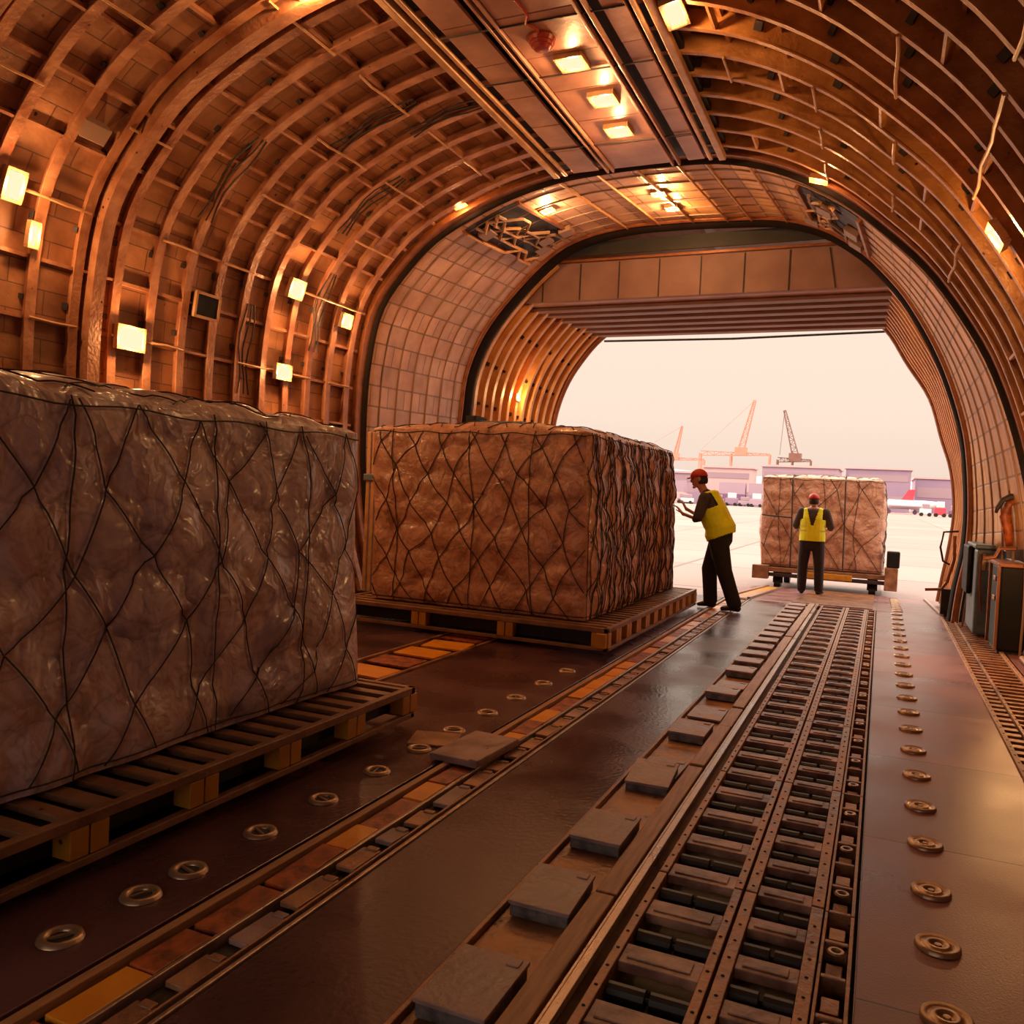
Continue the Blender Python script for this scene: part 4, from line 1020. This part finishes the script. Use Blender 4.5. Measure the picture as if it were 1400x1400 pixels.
    brim(V['head'], f, u, r, s).build('cap_peak', M['cap'], cb)
    mb = MB(); mb.ell(V['head']-f*.012-u*.012, (.083*s, .1*s, .1*s), Mx, 18, lambda p: Vector((p.x, min(p.y, .2), max(p.z, -.55))))
    mb.build('hair', M['hair'], e, smooth=True)
    for sd in ('L', 'R'):
        mb = MB(); a, t = V['an'+sd], V['toe'+sd]; g = Vector((a.x, a.y, a.z-.05))
        mb.sweep([g-t*.3+Vector((0,0,.012)), g+t*.3+Vector((0,0,.015)), g+t*1.0+Vector((0,0,-.004))], [(.043,.046), (.046,.04), (.038,.028)], lat)
        mb.sweep([a+Vector((0,0,.05)), g+Vector((0,0,.02))], [(.045,.047), (.046,.05)], lat)
        solid('shoe', mb, M['shoe'], e, vox=.01)
    return e
# leaning worker, pushing on the middle load (faces -X)
O1 = (-1.95, 10.75, 0)
person('person', O1, 'person in red cap and yellow vest leaning on the middle netted load', dict(
    pelvis=(.10,0,.94), waist=(.06,0,1.10), chest=(-.03,0,1.28), shoulder=(-.08,0,1.42), neck=(-.14,0,1.50), head=(-.20,0,1.635),
    shL=(-.08,-.18,1.41), shR=(-.08,.18,1.41), elL=(-.15,-.25,1.13), elR=(-.22,.2,1.16), wrL=(-.345,-.2,1.19), wrR=(-.36,.06,1.25),
    hdL=(-.6,.0,.7), hdR=(-.5,0,.85), pnL=(-1,0,-.1), pnR=(-1,0,-.1),
    hipL=(.09,-.09,.9), hipR=(.09,.09,.9), knL=(.19,-.1,.5), knR=(-.03,.1,.5), anL=(.34,-.1,.09), anR=(-.0,.12,.09),
    toeL=(-.15,-.02,0), toeR=(-.15,-.0,0)), (-1, 0, 0), (-1, -.15, -.12))
# standing worker seen from behind, on the ramp (faces the outside load)
yw = 15.2; O2 = (-1.05, yw, rz(yw)+.0)
person('person', O2, 'person in red cap and yellow vest standing with back to camera on the ramp', dict(
    pelvis=(-.02,0,.93), waist=(-.02,0,1.10), chest=(-.02,.01,1.30), shoulder=(-.02,.02,1.43), neck=(-.025,.04,1.50), head=(-.03,.07,1.60),
    shL=(-.20,.02,1.42), shR=(.17,.02,1.42), elL=(-.30,.04,1.15), elR=(.27,.04,1.15), wrL=(-.19,.25,1.10), wrR=(.16,.25,1.10),
    hdL=(.5,.8,.05), hdR=(-.5,.8,.05), pnL=(.5,-.5,0), pnR=(-.5,-.5,0),
    hipL=(-.12,0,.90), hipR=(.08,0,.90), knL=(-.15,.02,.49), knR=(.11,.02,.49), anL=(-.15,0,.09), anR=(.13,0,.09),
    toeL=(-.03,.16,0), toeR=(.04,.16,0)), (0, 1, 0), (.0, 1, -.1), v_back=True)

# ------------------------------------------------------------------ outside, far behind
M['b1'] = mat('pale_cladding_haze_tint', hexc('C8A8AC'), hexc('D4B6B6'), .8, 0, .05)  # distance haze painted into the building and glazing colours, here and below
M['b2'] = mat('cladding_haze_tint', hexc('A890A4'), hexc('B69CAC'), .8, 0, .05)
M['b3'] = mat('purple_haze_tint', hexc('927C98'), hexc('A48CA4'), .8, 0, .08)
M['pane'] = mat('glazing_haze_tint', hexc('A58C98'), None, .4)
M['crane'] = mat('salmon_crane_paint_hazed', hexc('D79C86'), hexc('C88C78'), .7, 0, .5)  # paleness is distance haze put into the colour
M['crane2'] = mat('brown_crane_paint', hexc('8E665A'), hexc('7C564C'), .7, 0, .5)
M['redt'] = mat('red_tail_paint', hexc('D8485A'), hexc('C63A4C'), .6)
M['white'] = mat('white_vehicle_paint', hexc('EADDE2'), None, .5)
M['plum'] = mat('plum_vehicle_paint', hexc('8A6488'), hexc('75506F'), .6)
def building(x0, x1, y, d, h, m, label, rows=2, cols=8):
    e = empty('terminal_building', ((x0+x1)/2, y, -.35), label, 'building'); w = (x1-x0)/2
    mb = MB(); mb.box(-w, w, 0, d, 0, h); mb.build('wall_block', m, e)
    mb = MB(); mb.box(-w-.4, w+.4, -.4, d+.4, h+.01, h+.5); mb.build('roof_edge', M['b1'], e)
    for r_ in range(rows):
        mb = MB(); z = h*(r_+.45)/rows; mb.box(-w+.6, w-.6, -.1, -.02, z, z+h/rows*.3); mb.build('window_band', M['pane'], e)
    return e
building(-75, -40, 205, 25, 7.2, M['b2'], 'long haze-tinted terminal building at the far left beyond the worker', 2)
building(-39, -28, 200, 8, 8.6, M['b1'], 'haze-pale boxy building behind the leaning worker', 2)
building(-27, -10, 210, 20, 9.6, M['b2'], 'haze-tinted warehouse partly behind the outside load', 2)
building(-9, 6, 230, 30, 10.5, M['b3'], 'haze-tinted building rising just over the outside load', 2)
building(8, 34, 262, 30, 9.5, M['b3'], 'low haze-purple building at the right edge of the opening', 1)
M['hill'] = mat('hill_haze_tint', hexc('BFA4B4'), hexc('C8AEBA'), .95, 0, .02)  # lilac tone is haze put into the ridge's colour
mb = MB(); top = []; hx = [-420+14*k for k in range(61)]
for k, x in enumerate(hx): top.append((x, 14+7*noise.noise(Vector((x*.012, 3, 0)))+2.5*noise.noise(Vector((x*.06, 9, 0)))))
vs = []
for x, z in top: vs += [(x, 430, -.4), (x, 470, z), (x, 540, -.4)]
fs = []
for k in range(len(top)-1): fs += [(3*k, 3*k+3, 3*k+4, 3*k+1), (3*k+1, 3*k+4, 3*k+5, 3*k+2)]
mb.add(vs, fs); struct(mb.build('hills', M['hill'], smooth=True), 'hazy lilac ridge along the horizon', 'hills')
def stack(x, y, w, h, m, label):
    e = empty('container_stack', (x, y, -.35), label, 'container stack', 'container stacks behind the vehicles')
    for q in range(int(h/2.6)):
        mb = MB(); mb.box(-w/2+.15*(q % 2), w/2-.1, -1.2, 1.2, 2.6*q+.02, 2.6*q+2.55); mb.build('container', M[m if q % 2 == 0 else 'b2'], e)
for q, (x, w, h, m) in enumerate(((-58, 6, 5.2, 'b3'), (-51, 6, 2.6, 'plum'), (-44.5, 6, 5.2, 'b1'), (-37.5, 6, 2.6, 'b3'), (-31, 6, 5.2, 'plum'), (-24.5, 6, 5.2, 'b3'))):
    stack(x, 193, w, h, m, 'haze-tinted container stack behind the parked vehicles, %s from the left' % ('first' if q == 0 else ORD[q]))
def low(name, x, y, w, h, m, label, cat):
    e = empty(name, (x, y, -.35), label, cat); mb = MB(); mb.box(-w/2, w/2, -1, 1, .35, h*.6); mb.build('body', m, e, bevel=.1)
    mb = MB(); mb.box(-w*.3, w*.35, -.9, .9, h*.6+.01, h); mb.build('cab', M['pane' if h < 2.5 else 'white'], e, bevel=.1)
    for sx in (-.35, .35):
        mb = MB(); mb.tube([(w*sx, -1.02, .35), (w*sx, 1.02, .35)], .35, 12); mb.build('wheel', M['shoe'], e)
    return e
vr = random.Random(4); q = 0
for x in [-47+2.9*k for k in range(11)]:
    low('parked_vehicle', x+vr.uniform(-.5,.5), 185+vr.uniform(-6,6), 2.5, vr.uniform(1.9,3.2), M[vr.choice(('plum','b3','b2','redt'))] if q != 3 else M['white'],
        'small parked airport vehicle left of the outside load, %s from the left' % ('first' if q == 0 else ORD[q]), 'vehicle')['group'] = 'parked vehicles left of the outside load'; q += 1
for q, x in enumerate((7.2, 9.6, 12.0, 14.4)):
    low('parked_vehicle', x, 172, 1.9, (2.3,2.8,2.2,2.4)[q], M[('white','redt','plum','plum')[q]], ['white and pink', 'red', 'plum', 'dark plum'][q]+' parked vehicle right of the outside load', 'vehicle')
# aircraft tail
e = empty('parked_aircraft', (4.2, 195, -.35), 'distant parked aircraft with a red tail right of the outside load', 'aircraft')
mb = MB(); mb.tube([(-5,0,1.5),(-3,0,2.0),(4,0,2.0),(7,0,2.6)], [.3,1.0,1.0,.2], 12); mb.build('fuselage', M['white'], e, smooth=True)
slab(mb := MB(), [(-.8,-.15,2.9),(1.6,-.15,2.9),(1.9,-.15,5.2),(.6,-.15,5.2)], [(-.8,.15,2.9),(1.6,.15,2.9),(1.9,.15,5.2),(.6,.15,5.2)]); fo = mb.build('tail_fin', M['redt'], e); fix_normals(fo)
mb = MB(); mb.box(-3, 3, -3, 3, 1.6, 1.8); mb.build('wing', M['b2'], e)
for x in (-3, 2): mb = MB(); mb.tube([(x, -.3, .45), (x, .3, .45)], .45, 12); mb.box(x-.1, x+.1, -.1, .1, .45, 1.4); mb.build('landing_gear', M['plum'], e)
def crane(x, y, bx, bz, px, h0, gx0, gx1, m, label, s=1):
    K = 1.28; x, y, bx, px, gx0, gx1 = [q*K for q in (x, y, bx, px, gx0, gx1)]; bz = 1.4+(bz-1.4)*K; h0 = 1.4+(h0-1.4)*K
    e = empty('harbour_crane', (x, y, -.35), label, 'crane')
    def truss(a, b, w, nm, n=12, t=.22):
        a, b = Vector(a), Vector(b); d = (b-a).normalized(); sd = d.cross(Vector((0,1,0))).normalized()*w; mb = MB()
        for q in (-1, 1):
            for yy in (-w, w): mb.beam(a+sd*q+Vector((0,yy,0)), b+sd*q*.35+Vector((0,yy*.5,0)), t, t)
        for k in range(n):
            u0, u1 = k/n, (k+1)/n; f0, f1 = 1-.65*u0, 1-.65*u1; g = 1 if k % 2 else -1
            mb.beam(a.lerp(b, u0)+sd*g*f0, a.lerp(b, u1)-sd*g*f1, t*.7, t*.7); mb.beam(a.lerp(b, u1)+sd*f1, a.lerp(b, u1)-sd*f1, t*.7, t*.7)
        mb.build(nm, m, e)
    truss((px-x, 0, h0), (bx-x, 0, bz), .9*s, 'boom')
    mb = MB(); mb.box(px-x-1.8*s, px-x+1.8*s, -1.5, 1.5, h0-2, h0+.6); mb.build('machine_house', m, e)
    truss((gx0-x, 0, h0-1.5), (gx1-x, 0, h0-1.5), .7, 'gantry_girder', 10)
    for k, gx in enumerate((gx0, gx0*.55+gx1*.45, gx1)):
        for yy in (-2.5, 2.5): mb = MB(); mb.beam((gx-x, yy, 0), (gx-x, yy*.6, h0-1.5), .4, .4); mb.build('leg', m, e)
    mb = MB(); mb.tube([(bx-x, 0, bz), (gx0-x+.5, 0, h0)], .08, 4); mb.build('cable', m, e)
crane(-29, 215, -30.3, 26.0, -33.0, 13.8, -43, -26, M['crane'], 'haze-paled salmon harbour crane with a tall leaning boom')
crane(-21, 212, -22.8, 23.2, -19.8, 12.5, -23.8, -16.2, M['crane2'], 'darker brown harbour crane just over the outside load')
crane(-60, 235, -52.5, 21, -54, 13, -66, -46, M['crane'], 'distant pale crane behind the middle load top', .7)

# ------------------------------------------------------------------ light
w = bpy.data.worlds.new('world'); SC.world = w; w.use_nodes = True; nt = w.node_tree; N = nt.nodes; L = nt.links
bg = N['Background']; tc = N.new('ShaderNodeTexCoord'); sx = N.new('ShaderNodeSeparateXYZ'); L.new(tc.outputs['Generated'], sx.inputs[0])
mr = N.new('ShaderNodeMapRange'); mr.inputs[1].default_value = -.02; mr.inputs[2].default_value = .35; L.new(sx.outputs[2], mr.inputs[0])
cr = N.new('ShaderNodeValToRGB'); L.new(mr.outputs[0], cr.inputs[0]); E_ = cr.color_ramp.elements
E_[0].position = 0; E_[0].color = hexc('EFD2C4'); E_[1].position = 1; E_[1].color = hexc('FFECD6')
x = E_.new(.3); x.color = hexc('FCE4D0')
L.new(cr.outputs[0], bg.inputs[0]); sm = N.new('ShaderNodeMapRange'); sm.inputs[1].default_value = .22; sm.inputs[2].default_value = .5; sm.inputs[3].default_value = .92; sm.inputs[4].default_value = 4
L.new(sx.outputs[2], sm.inputs[0]); L.new(sm.outputs[0], bg.inputs[1])
sun = bpy.data.lights.new('sun', 'SUN'); so = bpy.data.objects.new('sun', sun); COL.objects.link(so)
sun.energy = 2.0; sun.angle = math.radians(6); sun.color = (1, .8, .6)
so.rotation_euler = (Vector((.55, -.8, -.42))).to_track_quat('-Z', 'Y').to_euler()   # low hazy sun ahead, from the left

SC.view_settings.view_transform = 'Standard'; SC.view_settings.look = 'None'; SC.view_settings.gamma = 1; SC.view_settings.exposure = .15
SC.view_settings.use_curve_mapping = False
SC.cycles.use_denoising = True; SC.cycles.max_bounces = 6; SC.cycles.diffuse_bounces = 4
SC.cycles.sample_clamp_indirect = 4
